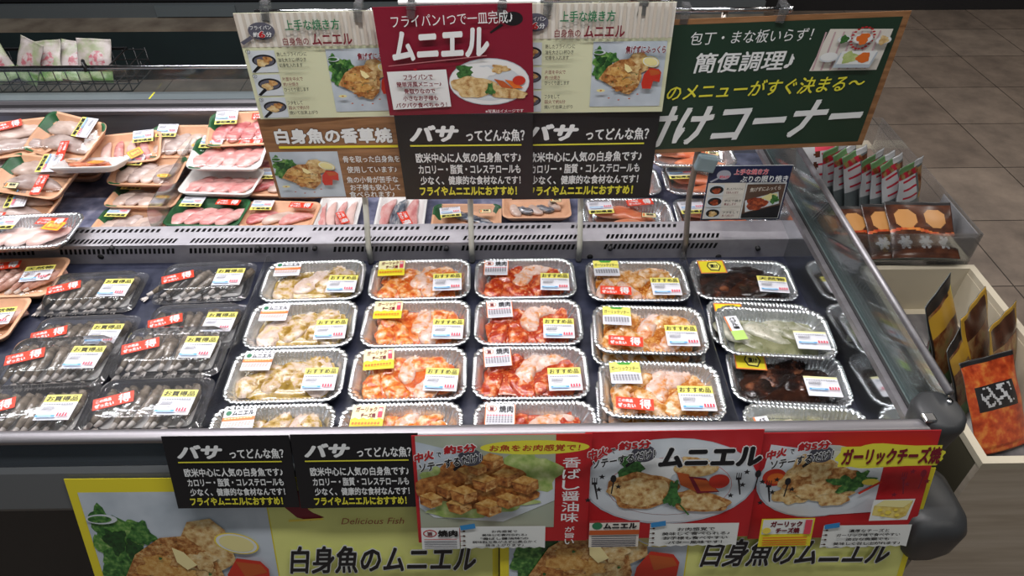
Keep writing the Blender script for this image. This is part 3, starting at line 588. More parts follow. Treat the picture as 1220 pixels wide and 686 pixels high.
# ------------------------------------------------------------------ posters on the front
basa_sign('black fish facts sign hung on the front rail, leftmost of the row', (-0.4049, 0.6400, 0.8659, -17, 0.4, 0, 0, 0), 0.1837, 0.132, None)
basa_sign('black fish facts sign hung on the front rail beside the fried cubes poster', (-0.2185, 0.6385, 0.8685, -17, 0.1, 0, 0, 0), 0.1845, 0.135, None)
def red_poster(label, tr, mainpaint, W=0.2625, H=0.201):
    t, W, H = sign_base('sauce_poster', label, tr, RED, W=W, H=H, cat='poster')
    P = Print(W, H); mainpaint(P); P.build('printed_photo', t)
    Q = Print(W, H); Q.lay = 62
    Q.ell(0.325, 0.155, 0.07, 0.075, GREYP); Q.poly([(0.27, 0.19), (0.285, 0.215), (0.235, 0.275), (0.225, 0.255)], BLK)
    Q.text('中火', 0.015, 0.115, 0.125, 0.20, RED, 0.05, 0, WHITE, 0.07, 0.04); Q.text('で', 0.14, 0.095, 0.165, 0.14, BLK, 0.02, 0, WHITE, 0.04); Q.text('約5分', 0.18, 0.04, 0.36, 0.115, RED, 0.05, 0, WHITE, 0.07, 0.02)
    Q.text('ソテーするだけ！', 0.04, 0.19, 0.385, 0.27, BLK, 0.03, 0, WHITE, 0.05, 0.09)
    return t, W, H, Q
def note(Q, u0, v0, u1, v1, ls, wd, stars=True):
    P = [(u0, v0), (u1, v0+0.005)]; n = 16
    P += [(u1-(u1-u0)*k/n, v1-(0.012 if k % 2 else 0)) for k in range(n+1)]
    Q.poly(P, PAPER)
    for k in range(4): Q.ell(u0+0.022, v0+0.045+0.045*k, 0.008, 0.008, DARKBR); Q.rect(u0, v0+0.043+0.045*k, u0+0.02, v0+0.048+0.045*k, DARKBR)
    Q.poly([(u0, v0-0.015), (u0+0.085, v0-0.035), (u0+0.09, v0+0.012), (u0+0.005, v0+0.030)], BLUE)
    Q.lines(ls, u0+0.07, v0+0.03, u1-0.05, v1-0.03, BLK, 0.02, wd)
def cutlery(Q, u, v, m, s=1, flip=1):
    Q.poly([(u, v), (u+0.012, v-0.002), (u+0.03*flip, v+0.14), (u+0.022*flip, v+0.142)], m)
    for k in (-1, 0, 1): Q.rect(u+0.004+0.012*k-0.002, v-0.06, u+0.004+0.012*k+0.003, v-0.01, m)
    Q.rect(u-0.011, v-0.02, u+0.02, v+0.002, m)
    Q.ell(u+0.11, v-0.05, 0.017, 0.034, m); Q.poly([(u+0.108, v-0.03), (u+0.116, v-0.03), (u+0.106, v+0.09), (u+0.098, v+0.09)], m)
    for du, dv in ((0.045, -0.07), (0.03, 0.045), (0.14, 0.02), (-0.03, 0.14)):
        pts = []
        for i in range(10): r = 0.02 if i % 2 == 0 else 0.009; a = PI/2+i*PI/5; pts.append((u+du+r*math.cos(a), v+dv-r*math.sin(a)*1.27))
        Q.poly(pts, m)

def paint_yaki(P):
    P.rect(0.02, 0.0, 0.80, 0.86, ink('dish_grey_green', (0.34, 0.38, 0.30)))
    P.poly([(0.02, 0.05), (0.30, 0.16), (0.36, 0.26), (0.02, 0.30)], PLATE2)
    P.poly([(0.02, 0.42), (0.35, 0.22), (0.80, 0.30), (0.80, 0.60), (0.50, 0.80), (0.10, 0.75), (0.02, 0.65)], PLATE)
    P.blob(0.65, 0.35, 0.16, 0.22, PCABB, 3, 30, 0.35); P.blob(0.16, 0.38, 0.10, 0.12, PCABB, 5, 30, 0.4); P.blob(0.30, 0.66, 0.26, 0.09, PCABB, 7, 30, 0.3); P.blob(0.55, 0.60, 0.14, 0.06, PCABB, 8, 30, 0.3)
    P.blob(0.36, 0.45, 0.33, 0.22, PCHK, 2, 40, 0.2, 0.1)
    for (u, v, s, sd) in [(0.44, 0.22, 0.075, 1), (0.30, 0.34, 0.08, 2), (0.52, 0.36, 0.085, 3), (0.63, 0.43, 0.085, 4), (0.09, 0.56, 0.075, 5), (0.19, 0.47, 0.07, 6), (0.40, 0.40, 0.08, 7), (0.25, 0.61, 0.08, 8), (0.42, 0.63, 0.085, 9), (0.28, 0.50, 0.085, 10), (0.53, 0.56, 0.075, 11), (0.36, 0.26, 0.06, 12)]:
        r = random.Random(sd); a = r.uniform(-0.25, 0.25)
        def R(x, y): return (u+s*(x*math.cos(a)-y*math.sin(a)), v+s*1.2*(x*math.sin(a)+y*math.cos(a)))
        P.poly([R(-0.9, -0.35), R(0.05, 0.10), R(0.0, 1.0), R(-0.8, 0.55)], PCHK); P.poly([R(0.05, 0.10), R(0.9, -0.25), R(0.85, 0.55), R(0.0, 1.0)], PFISH); P.poly([R(-0.9, -0.35), R(0.0, -0.8), R(0.9, -0.25), R(0.05, 0.10)], PCHK2)
t, W, H, Q = red_poster('red front poster with fried fish cubes photo and vertical white writing', (-0.0041, 0.6350, 0.8665, -17, 0.2, 0, 0, 0), paint_yaki)
Q.ell(0.68, 0.055, 0.30, 0.062, YEL); Q.text('お魚をお肉感覚で！', 0.43, 0.03, 0.93, 0.085, RED, 0.01, 0.1)
for k, ch in enumerate('香ばし醤油味'): Q.text(ch, 0.835, 0.145+0.10*k, 0.935, 0.235+0.10*k, WHITE, 0.01)
for k, ch in enumerate('が旨い'): Q.text(ch, 0.86, 0.775+0.06*k, 0.915, 0.825+0.06*k, WHITE, 0.01)
Q.rect(0.03, 0.765, 0.25, 0.975, WHITE); Q.ell(0.08, 0.82, 0.04, 0.036, RED); Q.ell(0.08, 0.82, 0.033, 0.026, PAPER); Q.text('旨', 0.065, 0.80, 0.095, 0.84, DRED, 0.03); Q.text('焼肉', 0.125, 0.785, 0.24, 0.85, BLK, 0.05)
for k in range(6): Q.rect(0.045, 0.87+0.016*k, 0.235, 0.876+0.016*k, GREYP if k else RED)
note(Q, 0.255, 0.745, 0.745, 0.965, ['お肉感覚で', '美味しく食べられる♪', '"香ばし醤油味"の', '調味料で魚がさずに柔らかく', '焼き上がります♪'], [0.4, 0.7, 0.75, 1.0, 0.6]); Q.build('lettering', t)

def paint_muni(P):
    P.ell(0.5, 0.46, 0.50, 0.40, PLATE2); P.ell(0.5, 0.455, 0.49, 0.39, PLATE); P.ell(0.5, 0.50, 0.36, 0.27, TOM); P.ell(0.5, 0.50, 0.357, 0.267, PLATE)
    P.blob(0.29, 0.33, 0.10, 0.12, PBROC, 4, 28, 0.35); P.blob(0.45, 0.33, 0.13, 0.10, WHITE, 7, 26, 0.25); P.blob(0.63, 0.29, 0.09, 0.06, PPALE, 8, 26, 0.35); P.ell(0.64, 0.33, 0.13, 0.08, PPALE)
    P.blob(0.34, 0.53, 0.20, 0.17, PFISH, 12, 40, 0.14, 0.15); P.blob(0.33, 0.54, 0.17, 0.13, PPALE, 19, 40, 0.2, 0.15); P.blob(0.68, 0.64, 0.18, 0.10, PFISH, 13, 40, 0.14, 0.25); P.blob(0.69, 0.65, 0.14, 0.07, PPALE, 3, 40, 0.14, 0.25)
    P.poly([(0.53, 0.36), (0.60, 0.38), (0.66, 0.55), (0.56, 0.48)], CARROT); P.poly([(0.60, 0.40), (0.70, 0.42), (0.79, 0.55), (0.66, 0.56)], DRED); P.poly([(0.63, 0.42), (0.71, 0.44), (0.78, 0.54), (0.68, 0.54)], CARROT)
    P.ell(0.78, 0.45, 0.06, 0.065, TOM); P.blob(0.52, 0.57, 0.04, 0.12, PBROC, 15, 24, 0.5); P.poly([(0.56, 0.66), (0.57, 0.66), (0.63, 0.76), (0.62, 0.765)], PBROC)
t, W, H, Q = red_poster('red front poster with browned fish fillet on a white plate, second from the right', (0.2485, 0.6390, 0.8649, -17.3, -0.3, 0, 0, 0), paint_muni)
Q.text('ムニエル', 0.405, 0.085, 0.985, 0.265, BLK, 0.055, 0.05, WHITE, 0.045, 0.0)
cutlery(Q, 0.05, 0.40, BLK); cutlery(Q, 0.86, 0.37, BLK)
Q.rect(0.035, 0.73, 0.325, 0.985, CREAM3); Q.rect(0.035, 0.73, 0.325, 0.745, RED); Q.ell(0.08, 0.775, 0.03, 0.034, GRN); Q.text('ムニエル', 0.115, 0.75, 0.31, 0.805, BLK, 0.05); Q.rect(0.035, 0.815, 0.325, 0.86, CARROT)
for k in range(6): Q.rect(0.05, 0.872+0.018*k, 0.31, 0.881+0.018*k, GREYP)
note(Q, 0.385, 0.755, 0.90, 0.98, ['お肉感覚で', '美味しく食べられる♪', 'お子様も食べやすい', 'バター風味です！'], [0.55, 1.0, 0.95, 0.8]); Q.build('lettering', t)

def paint_garl(P):
    P.ell(0.36, 0.45, 0.36, 0.34, PLATE2); P.poly([(0.05, 0.10), (0.72, 0.25), (0.72, 0.75), (0.35, 0.78), (0.10, 0.68), (0.02, 0.45)], PLATE); P.ell(0.37, 0.47, 0.35, 0.31, PLATE)
    P.ell(0.10, 0.40, 0.07, 0.08, TOM); P.ell(0.11, 0.41, 0.05, 0.05, ORG)
    for (u, v, ru, rv, sd, m) in [(0.33, 0.40, 0.20, 0.18, 1, PPALE), (0.22, 0.55, 0.11, 0.11, 2, PPALE), (0.40, 0.48, 0.14, 0.10, 3, PFISH), (0.36, 0.38, 0.13, 0.09, 4, PPALE), (0.45, 0.59, 0.13, 0.08, 5, PPALE), (0.25, 0.47, 0.08, 0.08, 6, PFISH), (0.33, 0.53, 0.10, 0.07, 7, PPALE), (0.50, 0.40, 0.10, 0.08, 8, PFISH)]: P.blob(u, v, ru, rv, m, sd, 30, 0.25)
    P.blob(0.54, 0.46, 0.11, 0.07, PLEAF, 12, 30, 0.6); P.blob(0.60, 0.42, 0.06, 0.06, PLEAF, 15, 30, 0.7); P.ell(0.66, 0.45, 0.05, 0.03, LEM2); P.poly([(0.60, 0.55), (0.72, 0.44), (0.73, 0.455), (0.61, 0.565)], TOM)
t, W, H, Q = red_poster('red front poster with garlic cheese fish photo and a cheese wedge, rightmost', (0.5126, 0.640, 0.8562, -17.3, -0.4, 0, 0, 0), paint_garl)
Q.blob(0.70, 0.165, 0.31, 0.105, YEL, 21, 40, 0.12); Q.rect(0.42, 0.075, 0.985, 0.255, YEL); Q.text('ガーリックチーズ焼', 0.435, 0.085, 0.99, 0.24, DRED, 0.045, 0.0, YEL, 0.02)
cutlery(Q, 0.04, 0.42, BLK); cutlery(Q, 0.80, 0.36, DRED)
Q.poly([(0.66, 0.545), (0.90, 0.54), (0.885, 0.74), (0.66, 0.745)], PAPER); Q.poly([(0.67, 0.60), (0.72, 0.55), (0.89, 0.555), (0.87, 0.70), (0.83, 0.73), (0.67, 0.69)], PCHEESE)
Q.poly([(0.67, 0.60), (0.72, 0.55), (0.89, 0.555), (0.84, 0.62)], LEM)
for u, v, r in ((0.71, 0.64, 0.015), (0.76, 0.665, 0.018), (0.80, 0.64, 0.012), (0.815, 0.69, 0.014), (0.73, 0.69, 0.011)): Q.ell(u, v, r, r, LEM2)
Q.rect(0.03, 0.70, 0.34, 0.975, STRY); Q.rect(0.04, 0.71, 0.33, 0.85, PAPER); Q.text('ガーリック', 0.085, 0.725, 0.27, 0.78, DRED, 0.05); Q.text('チーズ焼', 0.12, 0.785, 0.26, 0.84, DRED, 0.05); Q.rect(0.285, 0.71, 0.325, 0.85, PINKR); Q.ell(0.065, 0.81, 0.025, 0.03, LEM2)
for k in range(4): Q.rect(0.05, 0.875+0.022*k, 0.31, 0.885+0.022*k, ORG)
note(Q, 0.395, 0.765, 0.91, 0.985, ['濃厚なチーズと', 'ガーリック味で食べやすい', '淡白な魚類でも', '美味しく召し上がれます♪'], [0.6, 0.95, 0.65, 1.0]); Q.build('lettering', t)

def yellow_poster(label, tr, W=0.655, H=0.46, bend=None):
    t, W, H = sign_base('fish_poster', label, tr, STRY, W=W, H=H, cat='poster', bend=bend)
    P = Print(W, H, bend=bend)
    P.rect(0.455, 0.018, 0.985, 0.985, PALEY, 14 if bend else 1)
    R = Print(W, H, bend=bend); R.lay = 2
    dish_meuniere(R, (0.022, 0.055, 0.452, 0.80)); R.build('printed_photo', t)
    # ribbon
    q = 0.035
    P.poly([(0.47, 0.05+q), (0.50, 0.035+q), (0.53, 0.075+q), (0.56, 0.115+q), (0.585, 0.135+q), (0.55, 0.150+q), (0.52, 0.135+q), (0.50, 0.10+q)], DRED)
    P.poly([(0.515, 0.05+q), (0.53, 0.02+q), (0.98, 0.02+q), (0.98, 0.05+q)]+[(0.98-0.43*k/8, 0.10+q-0.05*(math.sin(PI*k/8))) for k in range(9)]+[(0.545, 0.10+q)], DRED)
    for k in range(8): a, b_ = 0.98-0.43*k/8, 0.98-0.43*(k+1)/8; va, vb = 0.10+q-0.05*math.sin(PI*k/8), 0.10+q-0.05*math.sin(PI*(k+1)/8); P.poly([(a, va-0.010), (a, va-0.004), (b_, vb-0.004), (b_, vb-0.010)], LEM2)
    P.poly([(0.50, 0.142+q), (0.58, 0.135+q), (0.585, 0.142+q), (0.50, 0.150+q)], LEM2)
    for k, ch in enumerate('いつものおかずに'): P.text(ch, 0.56+0.05*k, 0.078-0.025*math.sin(PI*(k+0.5)/8), 0.585+0.05*k, 0.108-0.025*math.sin(PI*(k+0.5)/8), WHITE, 0.0)
    P.text('Delicious Fish', 0.625, 0.165, 0.775, 0.192, ink('ribbon_text', (0.28, 0.07, 0.03)), 0.0, 0.3)
    P.text('白身魚のムニエル', 0.485, 0.285, 0.945, 0.415, BLK, 0.03, 0.25, PAPER, 0.03)
    P.build('lettering', t)
    return t
def curl(u, v): return -0.03*max(0, 0.10-u)/0.10*max(0, 0.9-v)+0.012*max(0, v-0.2)*max(0, 0.25-u)
yellow_poster('yellow front poster with lemon and tomato fish photo below the black signs', (-0.338, 0.628, 0.7787, -16.5, 0.6, 0, 0, 0))
yellow_poster('yellow front poster mostly covered by the red posters, at the lower right', (0.3241, 0.624, 0.788, -16.5, 0.5, 0, 0, 0), 0.665)

# ------------------------------------------------------------------ food materials
def marinade(name, flesh, sauce, amount, specks, scale=62, rough=0.25):
    return nmat(name, [(amount-0.10, sauce[0]), (amount, sauce[1]), (amount+0.07, flesh[0]), (amount+0.22, flesh[1])], scale, rough, 0, 4, 0.5, specks, coat=0.5)
HERB = ((0.06, 0.06, 0.015), 330, 0.66)
M_MUN = marinade('herb_marinated_fish', ((0.52, 0.39, 0.27), (0.60, 0.48, 0.41)), ((0.24, 0.13, 0.012), (0.44, 0.30, 0.09)), 0.455, [HERB, ((0.75, 0.62, 0.25), 260, 0.70)])
M_MUNP = marinade('pale_raw_fish', ((0.54, 0.41, 0.33), (0.61, 0.49, 0.44)), ((0.45, 0.32, 0.10), (0.62, 0.50, 0.30)), 0.36, HERB)
M_GAR = marinade('garlic_cheese_fish', ((0.66, 0.36, 0.16), (0.78, 0.60, 0.48)), ((0.48, 0.075, 0.010), (0.62, 0.20, 0.035)), 0.50, [((0.72, 0.34, 0.06), 190, 0.62), ((0.10, 0.03, 0.01), 350, 0.70)])
M_YAK = marinade('barbecue_marinated_fish', ((0.62, 0.24, 0.10), (0.74, 0.50, 0.38)), ((0.34, 0.025, 0.006), (0.52, 0.09, 0.015)), 0.56, [((0.75, 0.40, 0.15), 230, 0.66), ((0.08, 0.015, 0.01), 330, 0.70)])
M_SAU = marinade('garlic_saute_fish', ((0.66, 0.42, 0.22), (0.76, 0.62, 0.48)), ((0.42, 0.13, 0.015), (0.58, 0.28, 0.07)), 0.46, [((0.60, 0.30, 0.06), 200, 0.64), ((0.06, 0.03, 0.01), 340, 0.68)])
M_PLF = marinade('plain_fish_with_sauce', ((0.60, 0.40, 0.31), (0.67, 0.52, 0.46)), ((0.52, 0.14, 0.03), (0.66, 0.32, 0.14)), 0.42, [((0.60, 0.22, 0.06), 220, 0.64), ((0.08, 0.03, 0.01), 340, 0.70)])
M_TER = marinade('soy_marinated_fish', ((0.16, 0.055, 0.025), (0.32, 0.15, 0.08)), ((0.012, 0.007, 0.006), (0.045, 0.016, 0.010)), 0.56, ((0.35, 0.18, 0.10), 200, 0.74), 26, 0.2)
M_BAS = marinade('herb_salt_fish', ((0.36, 0.36, 0.27), (0.55, 0.53, 0.43)), ((0.16, 0.17, 0.08), (0.26, 0.27, 0.17)), 0.42, ((0.05, 0.06, 0.02), 380, 0.64), 30, 0.35)
M_BAS2 = marinade('basil_fish', ((0.55, 0.48, 0.30), (0.68, 0.62, 0.46)), ((0.20, 0.17, 0.015), (0.36, 0.32, 0.08)), 0.45, ((0.04, 0.05, 0.01), 350, 0.64), 34, 0.3)
S_MUN = nmat('olive_herb_oil', [(0.3, (0.17, 0.095, 0.006)), (0.5, (0.30, 0.19, 0.025)), (0.72, (0.55, 0.40, 0.20))], 45, 0.15, speck=HERB, bump=0.3, coat=0.5)
S_ORG = nmat('orange_sauce', [(0.3, (0.34, 0.035, 0.004)), (0.5, (0.48, 0.085, 0.010)), (0.72, (0.60, 0.20, 0.05))], 60, 0.18, speck=((0.7, 0.36, 0.10), 220, 0.64), bump=0.6, coat=0.5)
S_RED = nmat('red_barbecue_sauce', [(0.3, (0.24, 0.012, 0.003)), (0.5, (0.38, 0.04, 0.006)), (0.72, (0.50, 0.12, 0.03))], 70, 0.18, speck=((0.7, 0.34, 0.12), 240, 0.63), bump=0.6, coat=0.5)
S_AMB = nmat('amber_sauce', [(0.3, (0.25, 0.05, 0.004)), (0.5, (0.40, 0.12, 0.012)), (0.72, (0.55, 0.28, 0.08))], 60, 0.18, speck=((0.66, 0.40, 0.12), 220, 0.60), bump=0.6, coat=0.5)
S_DRK = nmat('soy_sauce', [(0.3, (0.010, 0.005, 0.004)), (0.7, (0.05, 0.018, 0.01))], 40, 0.12, bump=0.3, coat=0.5)
S_GRN = nmat('green_herb_juice', [(0.3, (0.12, 0.13, 0.06)), (0.7, (0.26, 0.26, 0.15))], 40, 0.2, bump=0.3, coat=0.5)
M_PINK = nmat('pink_raw_fish', [(0.3, (0.50, 0.16, 0.16)), (0.5, (0.62, 0.30, 0.28)), (0.7, (0.70, 0.48, 0.45))], 45, 0.3, stretch=(0.5, 1.4, 1), coat=0.4, detail=4)
M_ROSE = nmat('red_raw_fish', [(0.3, (0.36, 0.06, 0.07)), (0.5, (0.52, 0.17, 0.17)), (0.7, (0.66, 0.40, 0.36))], 55, 0.3, stretch=(0.4, 1.4, 1), coat=0.4, detail=4)
M_WHT = nmat('pale_fish_fillet', [(0.3, (0.40, 0.29, 0.24)), (0.5, (0.56, 0.44, 0.38)), (0.7, (0.68, 0.58, 0.52))], 30, 0.32, stretch=(0.6, 1.3, 1), coat=0.4, detail=4)
M_GRY = nmat('greyish_fish_fillet', [(0.3, (0.26, 0.19, 0.17)), (0.5, (0.42, 0.33, 0.30)), (0.7, (0.58, 0.49, 0.45))], 30, 0.32, stretch=(0.6, 1.3, 1), coat=0.4, detail=4)
M_SAL = nmat('salmon_fillet', [(0.3, (0.55, 0.12, 0.05)), (0.5, (0.66, 0.20, 0.09)), (0.7, (0.72, 0.34, 0.20))], 35, 0.3, stretch=(0.4, 1.6, 1), coat=0.4, detail=3)
M_MACK = nmat('mackerel_skin', [(0.35, (0.03, 0.045, 0.07)), (0.5, (0.15, 0.18, 0.22)), (0.65, (0.48, 0.48, 0.48))], 40, 0.22, 0.2, stretch=(0.6, 2.5, 1), coat=0.5)
M_PALEP = nmat('pale_pink_fillet', [(0.3, (0.62, 0.38, 0.34)), (0.5, (0.70, 0.50, 0.45)), (0.7, (0.76, 0.60, 0.55))], 18, 0.3, stretch=(0.6, 1.3, 1), coat=0.4, detail=3)
M_SHR = nmat('grey_raw_shrimp', [(0.30, (0.06, 0.045, 0.032)), (0.46, (0.15, 0.12, 0.09)), (0.62, (0.25, 0.205, 0.16)), (0.78, (0.48, 0.42, 0.37))], 55, 0.22, stretch=(1, 0.8, 1), coat=0.6, detail=4)
M_SHRT = nmat('shrimp_cut_end', [(0.3, (0.40, 0.35, 0.32)), (0.7, (0.68, 0.64, 0.60))], 90, 0.3, coat=0.5)
M_SHRB = nmat('dark_shrimp_tail', [(0.4, (0.015, 0.013, 0.013)), (0.7, (0.09, 0.07, 0.06))], 60, 0.25, coat=0.6)
M_SHRO = nmat('reddish_shrimp', [(0.3, (0.25, 0.11, 0.08)), (0.5, (0.42, 0.24, 0.19)), (0.7, (0.60, 0.44, 0.38))], 50, 0.25, coat=0.6)
foamw = mat('white_foam', (0.70, 0.70, 0.68), 0.55); foamo = nmat('peach_foam', [(0.3, (0.62, 0.34, 0.20)), (0.7, (0.70, 0.42, 0.26))], 25, 0.5)
leafp = nmat('printed_leaf_green', [(0.3, (0.008, 0.06, 0.018)), (0.7, (0.02, 0.12, 0.04))], 30, 0.5)
padw = mat('white_pad', (0.66, 0.64, 0.63), 0.7)

# ------------------------------------------------------------------ packs: shared meshes
def foil_tray_mesh(W=0.220, D=0.1355, H=0.028):
    rings = []; a = dict(nx=120, ny=72, nc=24)
    for ins, z, fl in ((0.0015, H-0.005, 0), (0, H-0.002, 0.0012), (0.001, H, 0.0014), (0.0045, H+0.0002, 0.0018), (0.0075, H-0.001, 0.0022), (0.0095, H-0.004, 0.0028), (0.017, H*0.38, 0.0030), (0.0235, 0.003, 0.0022), (0.027, 0.001, 0.0)):
        rings.append(rrect(W-2*ins, D-2*ins, 0.032-ins*0.6, z, flute=fl, per=6, **a))
    mb = MB().loft(rings, 0, True); mb.loft([rings[-1], rrect(W-0.07, D-0.07, 0.012, 0.0008, **a)], 0, True, False, True)
    out = [rrect(W-2*i, D-2*i, 0.03-i*0.6, z, **a) for i, z in ((0.0015, H-0.005), (0.012, H*0.45), (0.026, 0.0))]
    mb.loft(out, 0, True, False, False)
    return mb.mesh('foil_tray', foil)
ME_FOIL = foil_tray_mesh()
def sheet(W, D, R, z, amp=0.0008, seed=0, n=(22, 14), dome=0.0, mb=None, mi=0):
    """bumpy rounded sheet"""
    mb = mb or MB(); vs_ = []; fs = []; nx, ny = n
    for j in range(ny+1):
        for i in range(nx+1):
            x = (i/nx-0.5)*2; y = (j/ny-0.5)*2
            # squircle-ish mapping keeps the corners rounded
            k = 1-0.5*(R/(min(W, D)/2))*max(0, abs(x)+abs(y)-1.45)/0.55*0.6
            X, Y = x*W/2*k, y*D/2*k; e = min(1-abs(x), 1-abs(y))
            vs_.append((X, Y, z+dome*min(1, e*3)+amp*mnoise.noise(Vector((X*60+seed*3.1, Y*60, seed)))*min(1, e*5)))
    for j in range(ny):
        for i in range(nx): a = j*(nx+1)+i; fs.append((a, a+1, a+nx+2, a+nx+1))
    return mb.add(vs_, fs, mi, True)
ME_FILM = [sheet(0.216, 0.135, 0.03, 0.0292, 0.0007, k).mesh('film', film) for k in range(3)]
ME_FILM2 = [sheet(0.204, 0.128, 0.03, 0.0, 0.0009, k+7, dome=0.0035).mesh('film', film) for k in range(3)]

def fillet(mb, cx, cy, z0, L, Wd, T, ang, seed, mi=0, bend=0.15, tilt=0.0, taper=0.55, nr=14, ns=12, flat=0.5):
    r = random.Random(seed); ca, sa = math.cos(ang), math.sin(ang); rings = []
    for k in range(nr+1):
        t = k/nr; u = t*2-1
        wv = Wd/2*max(0.06, (1-abs(u)**3.0))**0.6*(1-(1-taper)*t*0.8)*(1+0.12*mnoise.noise(Vector((t*3, seed*1.7, 0))))
        tv = T/2*max(0.08, (1-abs(u)**3.5))**0.5*(1-0.25*t)*(1+0.25*mnoise.noise(Vector((t*4, seed*2.3, 5))))
        xx = u*L/2; off = bend*L*(1-u*u)*0.5; ring = []
        for i in range(ns):
            a = 2*PI*i/ns; y = math.cos(a); zz = math.sin(a)
            y = math.copysign(abs(y)**0.8, y)*wv; h = (math.copysign(abs(zz)**0.75, zz)*tv if zz > 0 else zz*tv*flat)
            n = (mnoise.noise(Vector((xx*45+seed, y*45, seed*0.7)))*0.26+mnoise.noise(Vector((xx*120+seed, y*120, seed*1.7)))*0.16)*T
            X = xx; Y = y+off; Z = T*0.25+h+n*(1 if zz > 0 else 0.2)+tilt*y
            ring.append((cx+X*ca-Y*sa, cy+X*sa+Y*ca, z0+Z))
        rings.append(ring)
    return mb.loft(rings, mi, True, True, True)
def sauce_mesh(mat_, seed, W=0.178, D=0.098, z=0.0125):
    mb = MB(); vs_ = [(0, 0, z+0.002)]; n = 40
    for q, rr in ((0, 0.5), (1, 0.85), (2, 1.0)):
        for i in range(n):
            a = 2*PI*i/n; k = (1+0.10*math.sin(3*a+seed)+0.07*math.sin(7*a+seed*2)); c, s_ = math.cos(a), math.sin(a)
            p = 1/max(abs(c), abs(s_))**0.65
            vs_.append((W/2*rr*c*p*min(1, k), D/2*rr*s_*p*min(1, k), z+(0.002 if q == 0 else 0.001 if q == 1 else -0.0025)+0.001*mnoise.noise(Vector((c*rr*4, s_*rr*4, seed)))))
    fs = [(0, 1+i, 1+(i+1) % n) for i in range(n)]
    for q in range(2): fs += [(1+q*n+i, 1+(q+1)*n+i, 1+(q+1)*n+(i+1) % n, 1+q*n+(i+1) % n) for i in range(n)]
    return mb.add(vs_, fs, 0, True).mesh('sauce', mat_)

# ------------------------------------------------------------------ stickers (shared)
LBLUE = ink('label_blue', (0.10, 0.35, 0.65)); LGREY = ink('label_grey', (0.22, 0.22, 0.25)); LWHITE = ink('label_white', (0.74, 0.75, 0.80)); LYEL = ink('label_yellow', (0.80, 0.74, 0.16)); STK = ink('sticker_red', (0.68, 0.045, 0.015)); LGRN = ink('label_green', (0.06, 0.30, 0.04)); LORG = ink('label_orange', (0.72, 0.20, 0.05)); LPALE = ink('label_pale_yellow', (0.80, 0.76, 0.42))
def flat_label(name, W, H, draw, base=LWHITE):
    P = Print(W, H, True); P.lay = 0; P.rect(0, 0, 1, 1, base)
    for q in P.mb.f: q.reverse()
    k = len(P.mb.f); draw(P)
    for m_ in range(len(P.mb.f)):
        f = P.mb.f[m_]; v = [Vector(P.mb.v[i]) for i in f[:3]]
        if (v[1]-v[0]).cross(v[2]-v[0]).z < 0: f.reverse()
    return P.mb.mesh(name, P.mats)
def price_draw(head, band='top'):
    def d(P):
        if band == 'top':
            P.rect(0, 0, 1, 0.30, LYEL); P.text(head, 0.05, 0.05, 0.95, 0.27, BLK, 0.035)
            o = 0.34
        elif band == 'bottom':
            P.rect(0, 0.70, 1, 1, LYEL); P.text(head, 0.06, 0.75, 0.94, 0.96, BLK, 0.05); o = 0.03
        else: o = 0.15; P.rect(0, 0, 1, 0.10, LPALE) if band == 'plain' else None
        for k in range(12): P.rect(0.06+0.072*k, o+0.03, 0.06+0.072*k+0.045, o+0.07, LGREY)
        for k in range(18): P.rect(0.10+0.020*k+0.003*(k % 3), o+0.15, 0.10+0.020*k+0.010+0.004*(k % 2), o+0.27, LGREY)
        P.rect(0.08, o+0.30, 0.42, o+0.33, LGREY); P.rect(0.62, o+0.14, 0.95, o+0.16, LGREY)
        P.rect(0.05, o+0.52, 0.60, o+0.60, LBLUE); P.rect(0.12, o+0.54, 0.50, o+0.58, SKYB)
        for k in range(4): P.rect(0.64+0.08*k, o+0.44+0.01*(k % 2), 0.69+0.08*k, o+0.58, PINKR)
    return d
ME_OSU = flat_label('price_label', 0.062, 0.056, price_draw('おすすめ品'))
ME_KAI = flat_label('price_label', 0.060, 0.056, price_draw('お買得品'))
ME_TEN = flat_label('price_label', 0.062, 0.052, price_draw('天然物'))
ME_PLN = flat_label('price_label', 0.062, 0.048, price_draw('', 'plain'))
ME_SAN = flat_label('price_label', 0.062, 0.052, price_draw('愛知県産', 'bottom'))
ME_SAN2 = flat_label('price_label', 0.060, 0.048, price_draw('千葉県産', 'bottom'))
def small_rows(P, o, n, c=LGREY, u0=0.06, u1=0.94):
    for k in range(n):
        for q in range(9): P.rect(u0+(u1-u0)*q/9, o+0.075*k, u0+(u1-u0)*(q+0.72)/9, o+0.04+0.075*k, c)
def d_mun(P): P.ell(0.15, 0.17, 0.09, 0.12, GRN); P.text('ムニエル', 0.26, 0.06, 0.94, 0.30, BLK, 0.05); P.rect(0, 0.38, 1, 0.56, LORG); small_rows(P, 0.43, 1, LPALE); small_rows(P, 0.64, 4, ink('label_rose', (0.55, 0.40, 0.36)))
def d_gar(P): P.rect(0, 0.60, 1, 1, STRY); P.poly([(0, 0.62)]+[(k/8, 0.60-0.07*(k % 2)) for k in range(9)]+[(1, 0.7), (0, 0.7)], STRY); P.text('ガーリック', 0.10, 0.07, 0.76, 0.30, DRED, 0.05, 0.1, None, 0, 0.02); P.text('チーズ焼', 0.28, 0.33, 0.74, 0.54, DRED, 0.05, 0.1); P.rect(0.80, 0.08, 0.94, 0.52, PINKR); P.text('調味', 0.81, 0.12, 0.93, 0.28, WHITE, 0.03); small_rows(P, 0.74, 2, ORG)
